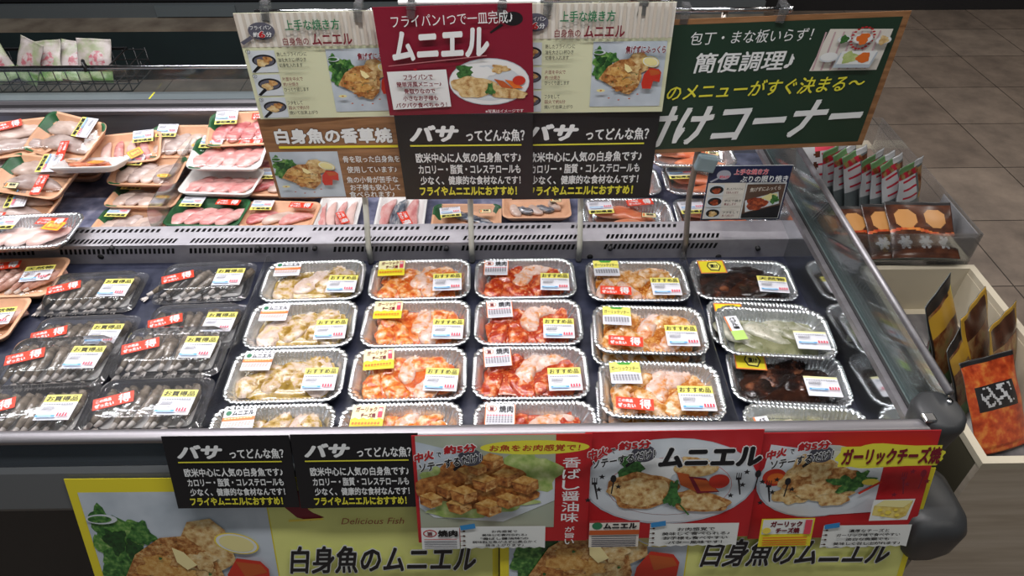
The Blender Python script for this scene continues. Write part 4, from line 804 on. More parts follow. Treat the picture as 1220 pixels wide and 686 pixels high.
def d_yak(P):
    P.rect(0, 0, 0.03, 1, LORG); P.rect(0.97, 0, 1, 1, LORG); P.ell(0.22, 0.22, 0.17, 0.14, ORG); P.ell(0.22, 0.22, 0.145, 0.11, PAPER); P.text('旨', 0.15, 0.13, 0.29, 0.32, DRED, 0.05); P.text('焼肉', 0.46, 0.07, 0.93, 0.40, BLK, 0.03); small_rows(P, 0.50, 1, PINKR); small_rows(P, 0.60, 5)
def d_sau(P): P.rect(0, 0, 1, 0.52, LYEL); P.poly([(0.22, 0.0), (0.75, 0.0), (0.66, 0.13), (0.32, 0.13)], LGRN); P.text('ガーリックソテー', 0.05, 0.19, 0.95, 0.40, BLK, 0.03); P.poly([(0, 0.52), (0.5, 0.44), (1, 0.52), (1, 0.56), (0, 0.56)], LWHITE); small_rows(P, 0.60, 5)
def d_ter(P):
    P.rect(0, 0, 1, 1, LORG); P.rect(0.04, 0.06, 0.96, 0.94, STRY); P.poly([(0.40, 0.15), (0.72, 0.10), (0.86, 0.45), (0.72, 0.85), (0.40, 0.80), (0.30, 0.45)], BLK); P.poly([(0.43, 0.21), (0.70, 0.16), (0.81, 0.45), (0.70, 0.77), (0.43, 0.72), (0.35, 0.45)], LYEL); P.text('漬け', 0.42, 0.30, 0.74, 0.62, BLK, 0.05)
def d_bas(P): P.rect(0, 0.62, 1, 1, ink('label_lime', (0.42, 0.62, 0.16))); P.rect(0, 0, 0.12, 0.62, LORG); [P.text(c, 0.30, 0.06+0.13*k, 0.80, 0.17+0.13*k, BLK, 0.04) for k, c in enumerate('バジル塩')]
def d_toku(P): P.text('この商品', 0.07, 0.14, 0.45, 0.44, WHITE, 0.04, 0, None, 0, 0.0); P.text('ぜったい', 0.05, 0.54, 0.52, 0.90, WHITE, 0.05); P.text('得', 0.62, 0.08, 0.93, 0.92, WHITE, 0.03)
def d_oval(P): P.ell(0.5, 0.5, 0.5, 0.5*P.W/P.H*P.H/P.W*1.0, STRY)
ME_LMUN = flat_label('name_label', 0.056, 0.046, d_mun); ME_LGAR = flat_label('name_label', 0.058, 0.052, d_gar, LPALE); ME_LYAK = flat_label('name_label', 0.054, 0.050, d_yak); ME_LSAU = flat_label('name_label', 0.056, 0.052, d_sau)
ME_LTER = flat_label('name_label', 0.058, 0.044, d_ter); ME_LBAS = flat_label('name_label', 0.026, 0.066, d_bas); ME_TOKU = flat_label('bargain_sticker', 0.066, 0.026, d_toku, STK)
def oval_mesh():
    P = Print(0.042, 0.026, True); P.ell(0.5, 0.5, 0.5, 0.31, STRY); P.ell(0.5, 0.5, 0.44, 0.25, LORG); P.text('旬の魚', 0.2, 0.32, 0.8, 0.68, LYEL, 0.04)
    for f in P.mb.f:
        v = [Vector(P.mb.v[i]) for i in f[:3]]
        if (v[1]-v[0]).cross(v[2]-v[0]).z < 0: f.reverse()
    return P.mb.mesh('oval_sticker', P.mats)
ME_OVAL = oval_mesh()
ME_ORST = flat_label('orange_sticker', 0.044, 0.034, lambda P: (P.rect(0.05, 0.06, 0.95, 0.94, STRY), P.rect(0.12, 0.14, 0.88, 0.86, LORG), P.text('脂のり', 0.2, 0.3, 0.8, 0.7, LYEL, 0.03)), LORG)
ME_SMST = flat_label('small_sticker', 0.036, 0.020, lambda P: (P.rect(0.04, 0.08, 0.96, 0.92, LPALE), P.text('塩鮭', 0.3, 0.15, 0.8, 0.55, BLK, 0.05), P.rect(0.08, 0.2, 0.22, 0.8, LORG), P.rect(0.3, 0.66, 0.9, 0.74, PINKR)), BLK)
def stick(root, me, x, y, z, a=0.0, nm=None, tx=0, ty=0):
    o = put(nm or me.name, me, root, (x, y, z), (tx, ty, a)); return o

# ------------------------------------------------------------------ marinated fish in foil trays
KIND = {  # flesh, sauce, name label, number of pieces
 'mun': (M_MUN, S_MUN, ME_LMUN, 3), 'gar': (M_GAR, S_ORG, ME_LGAR, 4), 'yak': (M_YAK, S_RED, ME_LYAK, 5), 'sau': (M_SAU, S_AMB, ME_LSAU, 4), 'ter': (M_TER, S_DRK, ME_LTER, 3), 'bas': (M_BAS, S_GRN, ME_LBAS, 4), 'bas2': (M_BAS2, S_GRN, ME_LBAS, 3)}
def foil_pack(kind, x, y, zrim, ang, seed, label, price=ME_OSU, toku=False, lab=True, noprice=False):
    flesh, sauce, nl, n = KIND[kind]; r = random.Random(seed)
    t = thing('foil_tray_pack', label, 'fish tray', (x, y, zrim-0.028), (0, 0, ang), GRP[kind])
    put('foil_tray', ME_FOIL, t); put('sauce', sauce_mesh(sauce, seed), t)
    names = {'ter': 'soy_fish_slice'}.get(kind, 'fish_slice')
    if kind == 'mun': P_ = [(-0.045, -0.006, 62), (-0.008, 0.002, 58), (0.030, 0.010, 66), (0.055, -0.004, 80)]; dim = (0.092, 0.050, 0.022)
    elif kind == 'ter': P_ = [(-0.040, -0.012, 30), (0.004, 0.010, 35), (0.040, -0.006, 28)]; dim = (0.105, 0.048, 0.022)
    elif kind == 'bas': P_ = [(-0.052, -0.006, -40), (-0.012, -0.004, -38), (0.022, 0.002, -32), (0.046, 0.014, -12)]; dim = (0.095, 0.042, 0.019)
    elif kind == 'bas2': P_ = [(-0.035, 0.0, -30), (0.012, 0.0, -25), (0.050, 0.006, -20)]; dim = (0.105, 0.048, 0.021)
    else: P_ = [(-0.058, -0.014, 80), (-0.036, 0.016, 35), (-0.020, -0.016, 115), (0.006, 0.010, 70), (0.030, 0.020, 20), (0.034, -0.014, 60), (0.060, 0.006, 95)]; dim = (0.070, 0.040, 0.022)
    for k, (px_, py_, aa) in enumerate(P_):
        mb = MB(); f_ = r.uniform(.88, 1.1)
        fillet(mb, px_*1.15+r.uniform(-.006, .006), py_*1.35+0.004+r.uniform(-.005, .005), 0.0045+0.0015*(k % 2), dim[0]*f_*1.14, dim[1]*r.uniform(.9, 1.15)*1.12, dim[2], math.radians(aa+r.uniform(-16, 16)), seed*10+k, 0, r.uniform(-.1, .2), nr=18, ns=16)
        m_ = M_MUNP if (kind == 'mun' and k == (seed % 4)) else M_PLF if (kind in ('gar', 'yak', 'sau') and k in (seed % 7, (seed*3+2) % 7) and (kind != 'yak' or k > 1)) else flesh
        mb.build(names, m_, t)
    put('film', ME_FILM[seed % 3], t)
    zl = 0.0302
    if lab:
        if kind.startswith('bas'): stick(t, nl, -0.075, 0.002, zl, 0.20)
        else: stick(t, nl, -0.062+r.uniform(-.004, .004), 0.034+r.uniform(-.003, .003), zl, r.uniform(-.04, .08))
    if not noprice: stick(t, price, 0.062+r.uniform(-.004, .004), -0.020+r.uniform(-.004, .004), zl+0.0004, r.uniform(-.08, .03))
    if toku: stick(t, ME_TOKU, -0.050, -0.038, zl+0.0002, -0.06)
    return t
GRP = {'mun': 'herb oil fish trays', 'gar': 'garlic cheese fish trays', 'yak': 'red barbecue sauce fish trays', 'sau': 'garlic saute fish trays', 'ter': 'dark soy fish trays', 'bas': 'green herb fish trays', 'bas2': 'green herb fish trays'}
def ctr(back, front, z):
    a, b_ = at_z(*back, z), at_z(*front, z); d = a-b_; return (a.x+b_.x)/2, (a.y+b_.y)/2, math.atan2(-d.x, d.y)
ROW = ['backmost, nearest the vent ridge', 'second from the back', 'third from the back', 'frontmost, partly behind the front rail']
def col_grid(kind, cells, desc, z=0.700):
    for k, (bk, ft) in enumerate(cells):
        x, y, a = ctr(bk, ft, z); yy = (1.186, 1.047, 0.909, 0.770)[k]
        foil_pack(kind, x, yy, z, a*0.6, hash_(kind, k), '%s, %s' % (desc, ROW[k]))
def hash_(k, i): return sum(ord(c) for c in k)*3+i*7+1
col_grid('mun', [((380, 305), (369, 356)), ((366, 356), (353, 413)), ((349, 416), (334, 477)), ((330, 480), (312, 550))], 'foil tray of pale fish in olive herb oil')
col_grid('gar', [((503, 303), (499, 355)), ((499, 357), (493, 412)), ((490, 413), (484, 476)), ((480, 477), (473, 546))], 'foil tray of orange fish with yellow garlic label')
col_grid('yak', [((624, 303), (627, 353)), ((629, 355), (630, 411)), ((631, 411), (633, 475)), ((637, 477), (639, 546))], 'foil tray of red sauced fish with white label')
# garlic saute column: three trays, each on another
SAU = [((755, 310), (763, 358), 0.700), ((771, 363), (777, 422), 0.727), ((784, 429), (791, 500), 0.731)]
SY = (1.172, 1.020, 0.872)
for k, (bk, ft, z) in enumerate(SAU):
    x, y, a = ctr(bk, ft, z)
    foil_pack('sau', x, y, z, a*0.6, 301+k*5, 'red stickered foil tray of amber fish, %s of that column' % ['backmost', 'middle', 'frontmost'][k], toku=True)
    if k: foil_pack('sau', x-0.004, y-0.010, 0.700, a*0.6, 331+k, 'lower amber fish tray peeking out beneath the %s red stickered tray' % ['', 'middle', 'frontmost'][k], lab=True, noprice=True)
x, y, a = ctr((880, 311), (891, 357), 0.700); foil_pack('ter', x, 1.172, 0.700, a*0.5, 401, 'foil tray of dark soy fish with hexagon label, backmost at the right', ME_TEN)
x, y, a = ctr((918, 366), (928, 425), 0.729); foil_pack('bas', x, y, 0.729, a*0.5, 402, 'raised foil tray of grey green herb fish with narrow lime label', ME_PLN)
x, y, a = ctr((905, 352), (910, 400), 0.700); foil_pack('ter', x-0.004, 1.030, 0.700, a*0.5, 403, 'dark fish foil tray hidden under the raised grey green herb fish tray', ME_PLN, noprice=True)
x, y, a = ctr((938, 422), (946, 474), 0.700); foil_pack('ter', x-0.006, 0.887, 0.700, a*0.5, 404, 'foil tray of dark soy fish with white price label, before the green fish', ME_PLN)
x, y, a = ctr((950, 474), (962, 545), 0.702); foil_pack('bas2', x+0.010, 0.752, 0.700, a*0.4, 405, 'foil tray of green oiled fish at the front right corner behind the rail', ME_PLN, noprice=True)

# ------------------------------------------------------------------ shrimp in clear packs
def shrimp_mesh(seed, dark=False, m=None):
    r = random.Random(seed); mb = MB(); rings = []; n = 16; ns = 10
    for k in range(n+1):
        t = k/n; a = t*1.9-0.45
        y = 0.044-0.092*t; z = 0.006+0.010*math.sin(PI*min(1, t*1.05))
        x = 0.012*math.sin(PI*t)*1.0+r.uniform(-.0004, .0004)
        rad = 0.0122*(0.55+0.45*math.sin(PI*min(1, 0.18+t*0.85)))*(1-0.35*t); seg = 1+0.10*(1 if (k % 3) == 0 else -0.3)
        rings.append([(x+rad*seg*0.82*math.cos(2*PI*i/ns), y, z+rad*0.85*seg*math.sin(2*PI*i/ns)) for i in range(ns)])
    mb.loft(rings[:n-1], 0, True, True, False); mb.loft(rings[n-2:], 1, True, False, True)
    e = rings[-1]; cx, cy, cz = [sum(p[q] for p in e)/ns for q in range(3)]
    for s_ in (-1, 0, 1): fillet(mb, cx+0.0045*s_, cy-0.007, cz-0.006, 0.017, 0.0065, 0.003, -PI/2+0.35*s_, seed+s_, 1, 0, 0, 0.8, 6, 6)
    return mb.mesh('shrimp', [m or (M_SHR if not dark else M_SHRB), M_SHRT if not dark else M_SHRB])
ME_SHR = [shrimp_mesh(k) for k in range(4)]; ME_SHD = [shrimp_mesh(20+k, True) for k in range(2)]; ME_SHO = [shrimp_mesh(40+k, False, M_SHRO) for k in range(2)]
def clear_pack_mesh(W=0.205, D=0.132, H=0.034):
    rings = [rrect(W-2*i, D-2*i, 0.022, z) for i, z in ((0, 0.010), (0.001, 0.0115), (0.008, 0.0115), (0.010, 0.014), (0.016, H-0.004), (0.021, H-0.001), (0.026, H))]
    mb = MB().loft(rings, 0, True, False, True)
    low = [rrect(W-2*i, D-2*i, 0.022, z) for i, z in ((0.0, 0.010), (0.009, 0.008), (0.014, 0.0008), (0.020, 0.0))]
    mb.loft(low, 0, True, False, True); return mb.mesh('clear_lid', lidm)
ME_CLR = clear_pack_mesh()
ME_PAD = MB().loft([rrect(0.160, 0.080, 0.012, z) for z in (0.0012, 0.0032)], 0, True, True, True).mesh('absorbent_pad', padw)
def shrimp_pack(cx, cy, z, ang, seed, label, dark=False, price=ME_KAI, tilt=0):
    t = thing('shrimp_pack', label, 'shrimp pack', (cx, cy, z-0.034), (tilt, 0, ang), 'clear shrimp packs')
    put('clear_lid', ME_CLR, t); put('absorbent_pad', ME_PAD, t); r = random.Random(seed); n = 9 if not dark else 8
    for k in range(n):
        mm = r.choice(ME_SHD if dark and k % 3 == 2 else ME_SHR)
        o = put('shrimp', mm, t, (-0.079+0.150*k/(n-1)*1.0-0.004, r.uniform(-.003, .003), 0.0035), (0, r.uniform(-.25, .1), r.uniform(-.35, -.05) if not dark else r.uniform(-.9, -.5)))
        o.scale = (1, r.uniform(.92, 1.02), r.uniform(.9, 1.1))
    stick(t, ME_TOKU, -0.052, -0.004, 0.0346, 0.30); stick(t, price, 0.058, -0.012, 0.0347, -0.05)
    return t
SH = [((245, 304), (238, 352), 0.7065, 'clear shrimp pack with dark tails, backmost beside the herb oil trays', True),
      ((235, 357), (222, 404), 0.7065, 'clear shrimp pack half covered in front, second back beside the herb oil trays', False),
      ((210, 386), (193, 434), 0.743, 'clear shrimp pack on top, third back beside the herb oil trays', False),
      ((183, 446), (161, 504), 0.743, 'clear shrimp pack on top, frontmost beside the herb oil trays', False),
      ((115, 317), (98, 364), 0.7065, 'clear shrimp pack at the back, next to the peach foam tray', False),
      ((100, 373), (82, 417), 0.7065, 'clear shrimp pack second back in the left column, half covered by the stacked one', False),
      ((75, 400), (55, 444), 0.743, 'clear shrimp pack third back in the left column', False),
      ((42, 454), (20, 510), 0.743, 'clear shrimp pack frontmost in the left column, cut by the picture edge', False)]
for k, (bk, ft, z, lb, dk) in enumerate(SH):
    x, y, a = ctr(bk, ft, z); shrimp_pack(x, y, z, a*0.3, 500+k, lb, dk)
x, y, a = ctr((172, 498), (155, 545), 0.69); shrimp_pack(x, 0.745, 0.7065, 0.02, 520, 'clear shrimp pack mostly behind the front rail, beneath the frontmost stacked one')
x, y, a = ctr((30, 515), (10, 560), 0.70); shrimp_pack(x-0.03, 0.742, 0.7065, 0.02, 521, 'clear shrimp pack low behind the dark front glass at far left')

# ------------------------------------------------------------------ foam tray packs
def foam_mesh(rimm, name='foam_tray', W=0.210, D=0.134, H=0.022, leaf=True):
    rings = [rrect(W-2*i, D-2*i, 0.024-i*0.4, z, 16, 10, 8) for i, z in ((0.016, 0.0), (0.004, H*0.7), (0, H-0.001), (0.001, H), (0.006, H), (0.008, H-0.001), (0.018, 0.005), (0.026, 0.003))]
    mb = MB().loft(rings, 0, True, True, True); n = len(rings[0]); mats = [rimm, leafp, foamw]
    if leaf:
        for fi in range(len(mb.m)):
            c = [sum(mb.v[i][q] for i in mb.f[fi])/len(mb.f[fi]) for q in range(3)]
            if len(mb.f[fi]) == 4 and fi >= 3*n:
                if (c[0] < -W*0.36 and c[1] > D*0.05) or (c[0] > W*0.38 and c[1] > D*0.30) or (c[0] < -W*0.30 and c[1] < -D*0.42): mb.m[fi] = 1
    for fi in range(2*n): mb.m[fi] = 2 if rimm is foamw else mb.m[fi]
    return mb.mesh(name, mats)
ME_FO = foam_mesh(foamo); ME_FW = foam_mesh(foamw); ME_FOP = foam_mesh(foamo, leaf=False); ME_FWP = foam_mesh(foamw, leaf=False)
GF = 'wrapped raw fish packs on the rear shelf'
def foam_pack(px, py, z, ang, seed, label, style, tray=ME_FO, price=ME_SAN, pl=(-0.055, 0.040, 0.0), extra=(), tilt=(0, 0), H=0.022, scale=1.0, film_=True, name='fish_pack', cat='fish pack'):
    p = at_z(px, py, z); r = random.Random(seed)
    t = thing(name, label, cat, (p.x, p.y, z-H), (tilt[0], tilt[1], math.radians(ang)), GF)
    if scale != 1: t.scale = (scale,)*3
    put(tray.name.split('.')[0], tray, t)
    def fl(m_, *a, nm='fish_slice', **k): fillet(*((mb := MB()),)+a, **k); mb.build(nm, m_, t)
    dz = H-0.022+0.003
    if style == 'white2':
        fl(M_WHT, 0.0, 0.022, dz, 0.165, 0.058, 0.022, 0.08, seed, nm='fish_fillet'); fl(M_GRY, 0.005, -0.024, dz, 0.160, 0.056, 0.022, 0.05, seed+1, nm='fish_fillet')
    elif style == 'grey4':
        for k in range(4): fl(M_GRY if k % 2 else M_WHT, -0.055+0.038*k, -0.002, dz+0.002*(k % 2), 0.100, 0.058, 0.018, math.radians(56), seed+k)
    elif style == 'slice':
        for k in range(4): fl(M_PINK, -0.060+0.042*k, -0.004, dz, 0.100, 0.056, 0.018, math.radians(48), seed+k, bend=0.05)
    elif style == 'rose':
        for k in range(4): fl(M_ROSE, -0.058+0.040*k, -0.002, dz, 0.090, 0.052, 0.020, math.radians(55), seed+k)
    elif style == 'tai':
        for k in range(3): fl([M_ROSE, M_WHT, M_PINK][k], -0.05+0.048*k, -0.002, dz, 0.100, 0.050, 0.018, math.radians(25), seed+k, nm='fish_fillet')
    elif style == 'long':
        for k in range(4): fl(M_PINK if k % 2 else M_PALEP, -0.058+0.038*k, 0, dz, 0.092, 0.036, 0.018, math.radians(86+4*k), seed+k, nm='fish_fillet')
    elif style == 'long2':
        for k in range(4): fl(M_PINK if k % 2 else M_PALEP, 0, -0.045+0.030*k, dz, 0.150, 0.034, 0.018, 0.04*k, seed+k, nm='fish_fillet')
    elif style == 'mack3':
        for k in range(3): fl(M_MACK if k == 1 else M_PINK, 0, -0.036+0.036*k, dz, 0.155, 0.044, 0.018, -0.08*k, seed+k, nm='fish_fillet')
    elif style == 'mack':
        for k in range(3): fl(M_PINK if k != 1 else M_MACK, -0.050+0.048*k, 0, dz, 0.095, 0.050, 0.018, math.radians(80-12*k), seed+k, nm='fish_fillet')
    elif style == 'mack2':
        for k in range(3): fl(M_MACK, -0.030+0.035*k, 0.016-0.016*k, dz, 0.120, 0.038, 0.019, math.radians(-28), seed+k, nm='fish_fillet')
    elif style == 'salmon':
        fl(M_SAL, -0.005, 0.006, dz, 0.155, 0.066, 0.022, -0.25, seed, nm='fish_fillet', bend=0.25); fl(M_SAL, 0.02, -0.026, dz, 0.120, 0.034, 0.017, -0.05, seed+1, nm='fish_fillet')
    elif style == 'pale':
        for k in range(3): fl(M_PALEP, -0.045+0.048*k, 0, dz, 0.105, 0.062, 0.022, math.radians(35), seed+k, nm='fish_fillet')
    elif style == 'reddish':
        for k in range(7):
            o = put('shrimp', ME_SHO[k % 2], t, (-0.07+0.023*k, 0, 0.003), (0, 0, r.uniform(-.9, -.3)))
    elif style == 'pieces':
        for k in range(5): fl([M_WHT, M_MACK][k % 2], -0.062+0.03*k, r.uniform(-.02, .02), dz, 0.060, 0.036, 0.020, r.uniform(0, 3), seed+k)
    if film_: put('film', ME_FILM2[seed % 3], t, (0, 0, H+0.0002))
    zl = H+0.0046
    if price: stick(t, price, pl[0], pl[1], zl, pl[2])
    for k, (me, x, y, a) in enumerate(extra): stick(t, me, x, y, zl+0.0004*(k+1), a)
    return t
R90 = PI/2
FP = foam_pack
# left block, turned packs
FP(14, 163, 0.785, 14, 601, 'pale fish pack far left at the back with red sticker on top', 'white2', pl=(-0.055, -0.030, -R90), extra=[(ME_TOKU, -0.01, 0.045, 0.2)], tilt=(0.30, 0))
FP(80, 160, 0.795, -24, 602, 'tilted peach tray of pale fillets with green corners, highest at back left', 'white2', pl=(0.045, 0.038, -R90+0.1), extra=[(ME_TOKU, 0.030, -0.045, -R90+0.35)], tilt=(0.42, 0))
FP(-4, 200, 0.730, 10, 603, 'pale fish pack at the left picture edge in the middle row', 'white2', pl=(0.0, 0.030, -R90), tilt=(0.20, 0))
FP(42, 207, 0.752, -14, 604, 'peach tray of pale fish with red and small white stickers beside the white tray', 'white2', pl=(0.020, 0.042, -R90+0.2), extra=[(ME_TOKU, 0.040, -0.030, -R90+0.2), (ME_SMST, -0.030, -0.045, 0.1)], tilt=(0.25, 0))
FP(18, 243, 0.710, -10, 605, 'pale fish pack with left side label just behind the foil tray at far left', 'white2', pl=(0.0, 0.020, -R90+0.25), extra=[(ME_TOKU, -0.030, -0.045, 0.1)], tilt=(0.20, 0))
p = at_z(30, 275, 0.762)
t = thing('foil_tray_pack', 'foil tray of pale pink fillets resting on the vent ridge at far left', 'fish tray', (p.x, p.y, 0.763-0.028), (-0.03, 0, 0.06), GF); put('foil_tray', ME_FOIL, t)
for k in range(3): mb = MB(); fillet(mb, -0.045+0.045*k, 0, 0.003, 0.095, 0.060, 0.022, math.radians(35), 700+k); mb.build('fish_fillet', M_PALEP, t)
put('film', ME_FILM[1], t); stick(t, ME_TOKU, 0.045, 0.030, 0.0302, -0.12); stick(t, ME_ORST, 0.058, 0.010, 0.0306, -0.25); stick(t, ME_SAN2, -0.060, 0.030, 0.0302, 0)
FP(105, 192, 0.783, 2, 606, 'white foam tray tipped up showing its white side, above the empty shelf gap', 'salmon', tray=ME_FWP, price=None, extra=[(ME_ORST, 0.03, -0.02, -0.3)], H=0.022, tilt=(-0.30, 0), scale=0.78)
FP(150, 173, 0.772, 12, 607, 'salmon pink fish pack with orange square sticker at the back', 'long', price=ME_SAN, pl=(0.05, 0.04, 0), extra=[(ME_ORST, 0.030, -0.030, 0.5)], tray=ME_FOP, tilt=(0.30, 0), scale=0.82)
FP(218, 165, 0.770, 0, 608, 'peach tray of grey white fish at the back, yellow oval sticker at right', 'grey4', extra=[(ME_OVAL, 0.055, -0.022, 0)], tilt=(0.32, 0), scale=0.86)
FP(176, 200, 0.744, -3, 609, 'peach tray of grey white fish with oval sticker, top of its stack', 'grey4', extra=[(ME_OVAL, 0.062, -0.030, 0)], tilt=(0.16, 0), scale=0.86)
FP(174, 230, 0.705, -3, 610, 'peach tray of grey white fish with oval sticker, beneath the stack top', 'grey4', price=ME_SAN2, extra=[(ME_OVAL, 0.060, -0.020, 0)], scale=0.86)
FP(157, 262, 0.690, -2, 611, 'grey white fish pack at the front against the vent ridge, left of pink slices', 'grey4', extra=[(ME_OVAL, 0.070, -0.042, 0)], scale=0.86)
FP(292, 150, 0.798, 4, 612, 'red fish pack at the very back beside the cream recipe sign', 'rose', extra=[(ME_TOKU, 0.05, 0.04, 0)], tilt=(0.30, 0), scale=0.92)
FP(272, 180, 0.767, -2, 613, 'white tray of pink fish slices with green corners, top of its stack', 'slice', tray=ME_FW, extra=[(ME_TOKU, 0.055, 0.038, -0.04)], tilt=(0.20, 0), scale=0.92)
FP(264, 214, 0.720, -4, 614, 'white tray of pink fish slices below the stack top, white side showing', 'slice', tray=ME_FWP, price=None, scale=0.92)
FP(247, 251, 0.700, -3, 615, 'green rimmed tray of pink fish slices, front row with long red sticker', 'slice', tray=foam_mesh(leafp), price=ME_SAN2, extra=[(ME_TOKU, 0.045, 0.040, -0.04)], scale=0.90)
FP(342, 216, 0.702, -3, 616, 'peach tray of pale red striped fish left of the brown sign, middle row', 'tai', tray=ME_FOP, pl=(-0.045, 0.030, 0.05))
FP(333, 254, 0.694, -4, 617, 'peach tray of red fillets below the brown sign, red sticker at its right', 'tai', tray=ME_FOP, price=ME_SAN2, pl=(-0.060, 0.035, 0.05), extra=[(ME_TOKU, 0.050, 0.040, -0.05)], scale=0.88)
FP(403, 250, 0.692, 90, 618, 'pack of long pink fillets with slanted red sticker below the brown sign', 'long2', tray=ME_FWP, price=None, extra=[(ME_TOKU, -0.04, -0.020, -1.1-R90)], scale=0.80)
FP(478, 250, 0.692, 90, 619, 'pack of mackerel with upright red sticker between two sign poles', 'mack3', tray=ME_FWP, price=None, extra=[(ME_TOKU, -0.045, -0.015, -1.2-R90)], scale=0.92)
FP(556, 256, 0.692, -1, 620, 'peach tray of silver mackerel below the left hanging black sign', 'mack2', pl=(-0.050, 0.015, 0.15), extra=[(ME_SMST, 0.055, 0.020, 0.05)], scale=0.82)
FP(639, 243, 0.692, 0, 621, 'peach rimmed tray of mixed silver fish pieces set back from the vent ridge', 'pieces', tray=ME_FOP, price=None, extra=[(ME_SMST, 0.06, 0.02, 0)], scale=0.82)
FP(84, 196, 0.690, -4, 622, 'lower pale fish pack beneath the tilted highest pack at back left', 'white2', price=None, tray=ME_FOP)
FP(206, 195, 0.690, 0, 623, 'lower grey fish pack beneath the backmost oval stickered tray', 'grey4', price=None, scale=0.86)
FP(296, 194, 0.690, 2, 624, 'lower red fish pack beneath the red pack by the cream sign', 'rose', price=None, scale=0.9)
# salmon in foil
def salmon(px, py, z, ang, seed, label, sm=True, tk=True):
    p = at_z(px, py, z); t = thing('foil_tray_pack', label, 'fish tray', (p.x, p.y, z-0.028), (0, 0, math.radians(ang)), 'salmon foil trays on the rear shelf'); put('foil_tray', ME_FOIL, t)
    mb = MB(); fillet(mb, -0.005, 0.008, 0.003, 0.150, 0.062, 0.022, -0.25, seed, 0, 0.25); mb.build('fish_fillet', M_SAL, t)
    mb = MB(); fillet(mb, 0.02, -0.026, 0.003, 0.130, 0.034, 0.018, -0.05, seed+1); mb.build('fish_fillet', M_SAL, t)
    put('film', ME_FILM[seed % 3], t); stick(t, ME_SAN, -0.066, 0.022, 0.0302, 0.08)
    if tk: stick(t, ME_TOKU, 0.035, 0.045, 0.0302, 0.14)
    if sm: stick(t, ME_SMST, 0.050, -0.012, 0.0306, -0.12)
salmon(748, 254, 0.695, -1, 640, 'foil tray of salmon against the vent ridge, right of the last pale pole')
salmon(858, 254, 0.695, -1, 641, 'foil tray of salmon behind the small navy recipe card', False, False)
salmon(842, 213, 0.722, -2, 642, 'foil tray of salmon in the middle row left of the dull metal pole', False, False)
salmon(824, 181, 0.753, -2, 643, 'foil tray of salmon at the back just under the green board', True, True)
salmon(736, 214, 0.700, -2, 644, 'foil tray of salmon mostly hidden behind the right hanging black sign')

FP(14, 330, 0.700, 2, 650, 'peach tray of reddish shrimp at the left edge with yellow headed price label', 'reddish', tray=ME_FOP, price=ME_TEN, pl=(0.055, 0.005, 0.1), extra=[(ME_TOKU, -0.03, 0.035, 0.15)])
FP(-38, 380, 0.696, 2, 651, 'peach tray of reddish shrimp cut by the left edge, nearer the front', 'reddish', tray=ME_FOP, price=ME_TEN, pl=(0.060, 0.0, 0.1))

# ------------------------------------------------------------------ right-hand wooden cabinet with bins
wood = nmat('pale_wood_panel', [(0.3, (0.50, 0.42, 0.32)), (0.5, (0.60, 0.52, 0.41)), (0.7, (0.68, 0.60, 0.49))], 9, 0.5, stretch=(0.5, 1, 5.0), rnd=False, detail=5)
creamp = mat('cream_laminate', (0.56, 0.50, 0.38), 0.5)
olive = mat('olive_side', (0.09, 0.08, 0.05), 0.6)
BX0, BX1, BY0, BY1, BZ = 0.826, 1.072, 0.712, 1.235, 0.670
cab = thing('wooden_bin_cabinet', 'pale wooden cabinet right of the display case with an open cream bin on top', 'cabinet', ((BX0+BX1)/2, 1.2, 0))
def kpart(mb, nm, m, **k):
    o = mb.build(nm, m, cab, **k); o.location = (-(BX0+BX1)/2, -1.2, 0); return o
kpart(MB().box(BX0, BX1+0.3, BY0, BY0+0.012, 0.04, 0.655), 'front_panel', wood)
kpart(MB().box(BX0, BX0+0.012, BY0+0.012, 1.85, 0.04, 0.655), 'side_panel', olive)
kpart(MB().box(BX1, BX1+0.012, BY0+0.012, 1.85, 0.04, 0.655), 'side_panel', wood)
lip = MB()
for b_ in ((BX0-0.002, BX1+0.3, BY0-0.002, BY0+0.013, 0.655, BZ), (BX0-0.002, BX0+0.013, BY0+0.013, BY1, 0.655, BZ), (BX1-0.003, BX1+0.013, BY0+0.013, BY1, 0.655, BZ), (BX0-0.002, BX1+0.013, BY1, BY1+0.014, 0.655, BZ)): lip.box(*b_)
kpart(lip, 'bin_lip', creamp)
inn = MB()
for b_ in ((BX0+0.012, BX0+0.016, BY0+0.012, BY1, 0.545, 0.655), (BX1-0.004, BX1, BY0+0.012, BY1, 0.545, 0.655), (BX0+0.016, BX1-0.004, BY1, BY1+0.004, 0.545, 0.655), (BX0+0.012, BX1, BY0+0.012, BY1, 0.540, 0.545)): inn.box(*b_)
kpart(inn, 'bin_lining', creamp)
kpart(MB().box(BX0+0.012, BX1, BY1+0.014, 1.85, 0.640, 0.655), 'top_board', creamp)
# grey patterned liner sheet lying in the bin
sheetm = nmat('grey_patterned_sheet', [(0.3, (0.05, 0.05, 0.055)), (0.5, (0.11, 0.105, 0.11)), (0.7, (0.20, 0.19, 0.19))], 16, 0.25, stretch=(1, 0.6, 1), rnd=False)
tag(MB().box(BX0+0.022, BX1-0.010, BY0+0.018, BY1-0.02, 0.5452, 0.5475).build('liner_sheet', sheetm), 'grey glossy liner sheet on the bottom of the cream bin', 'liner')
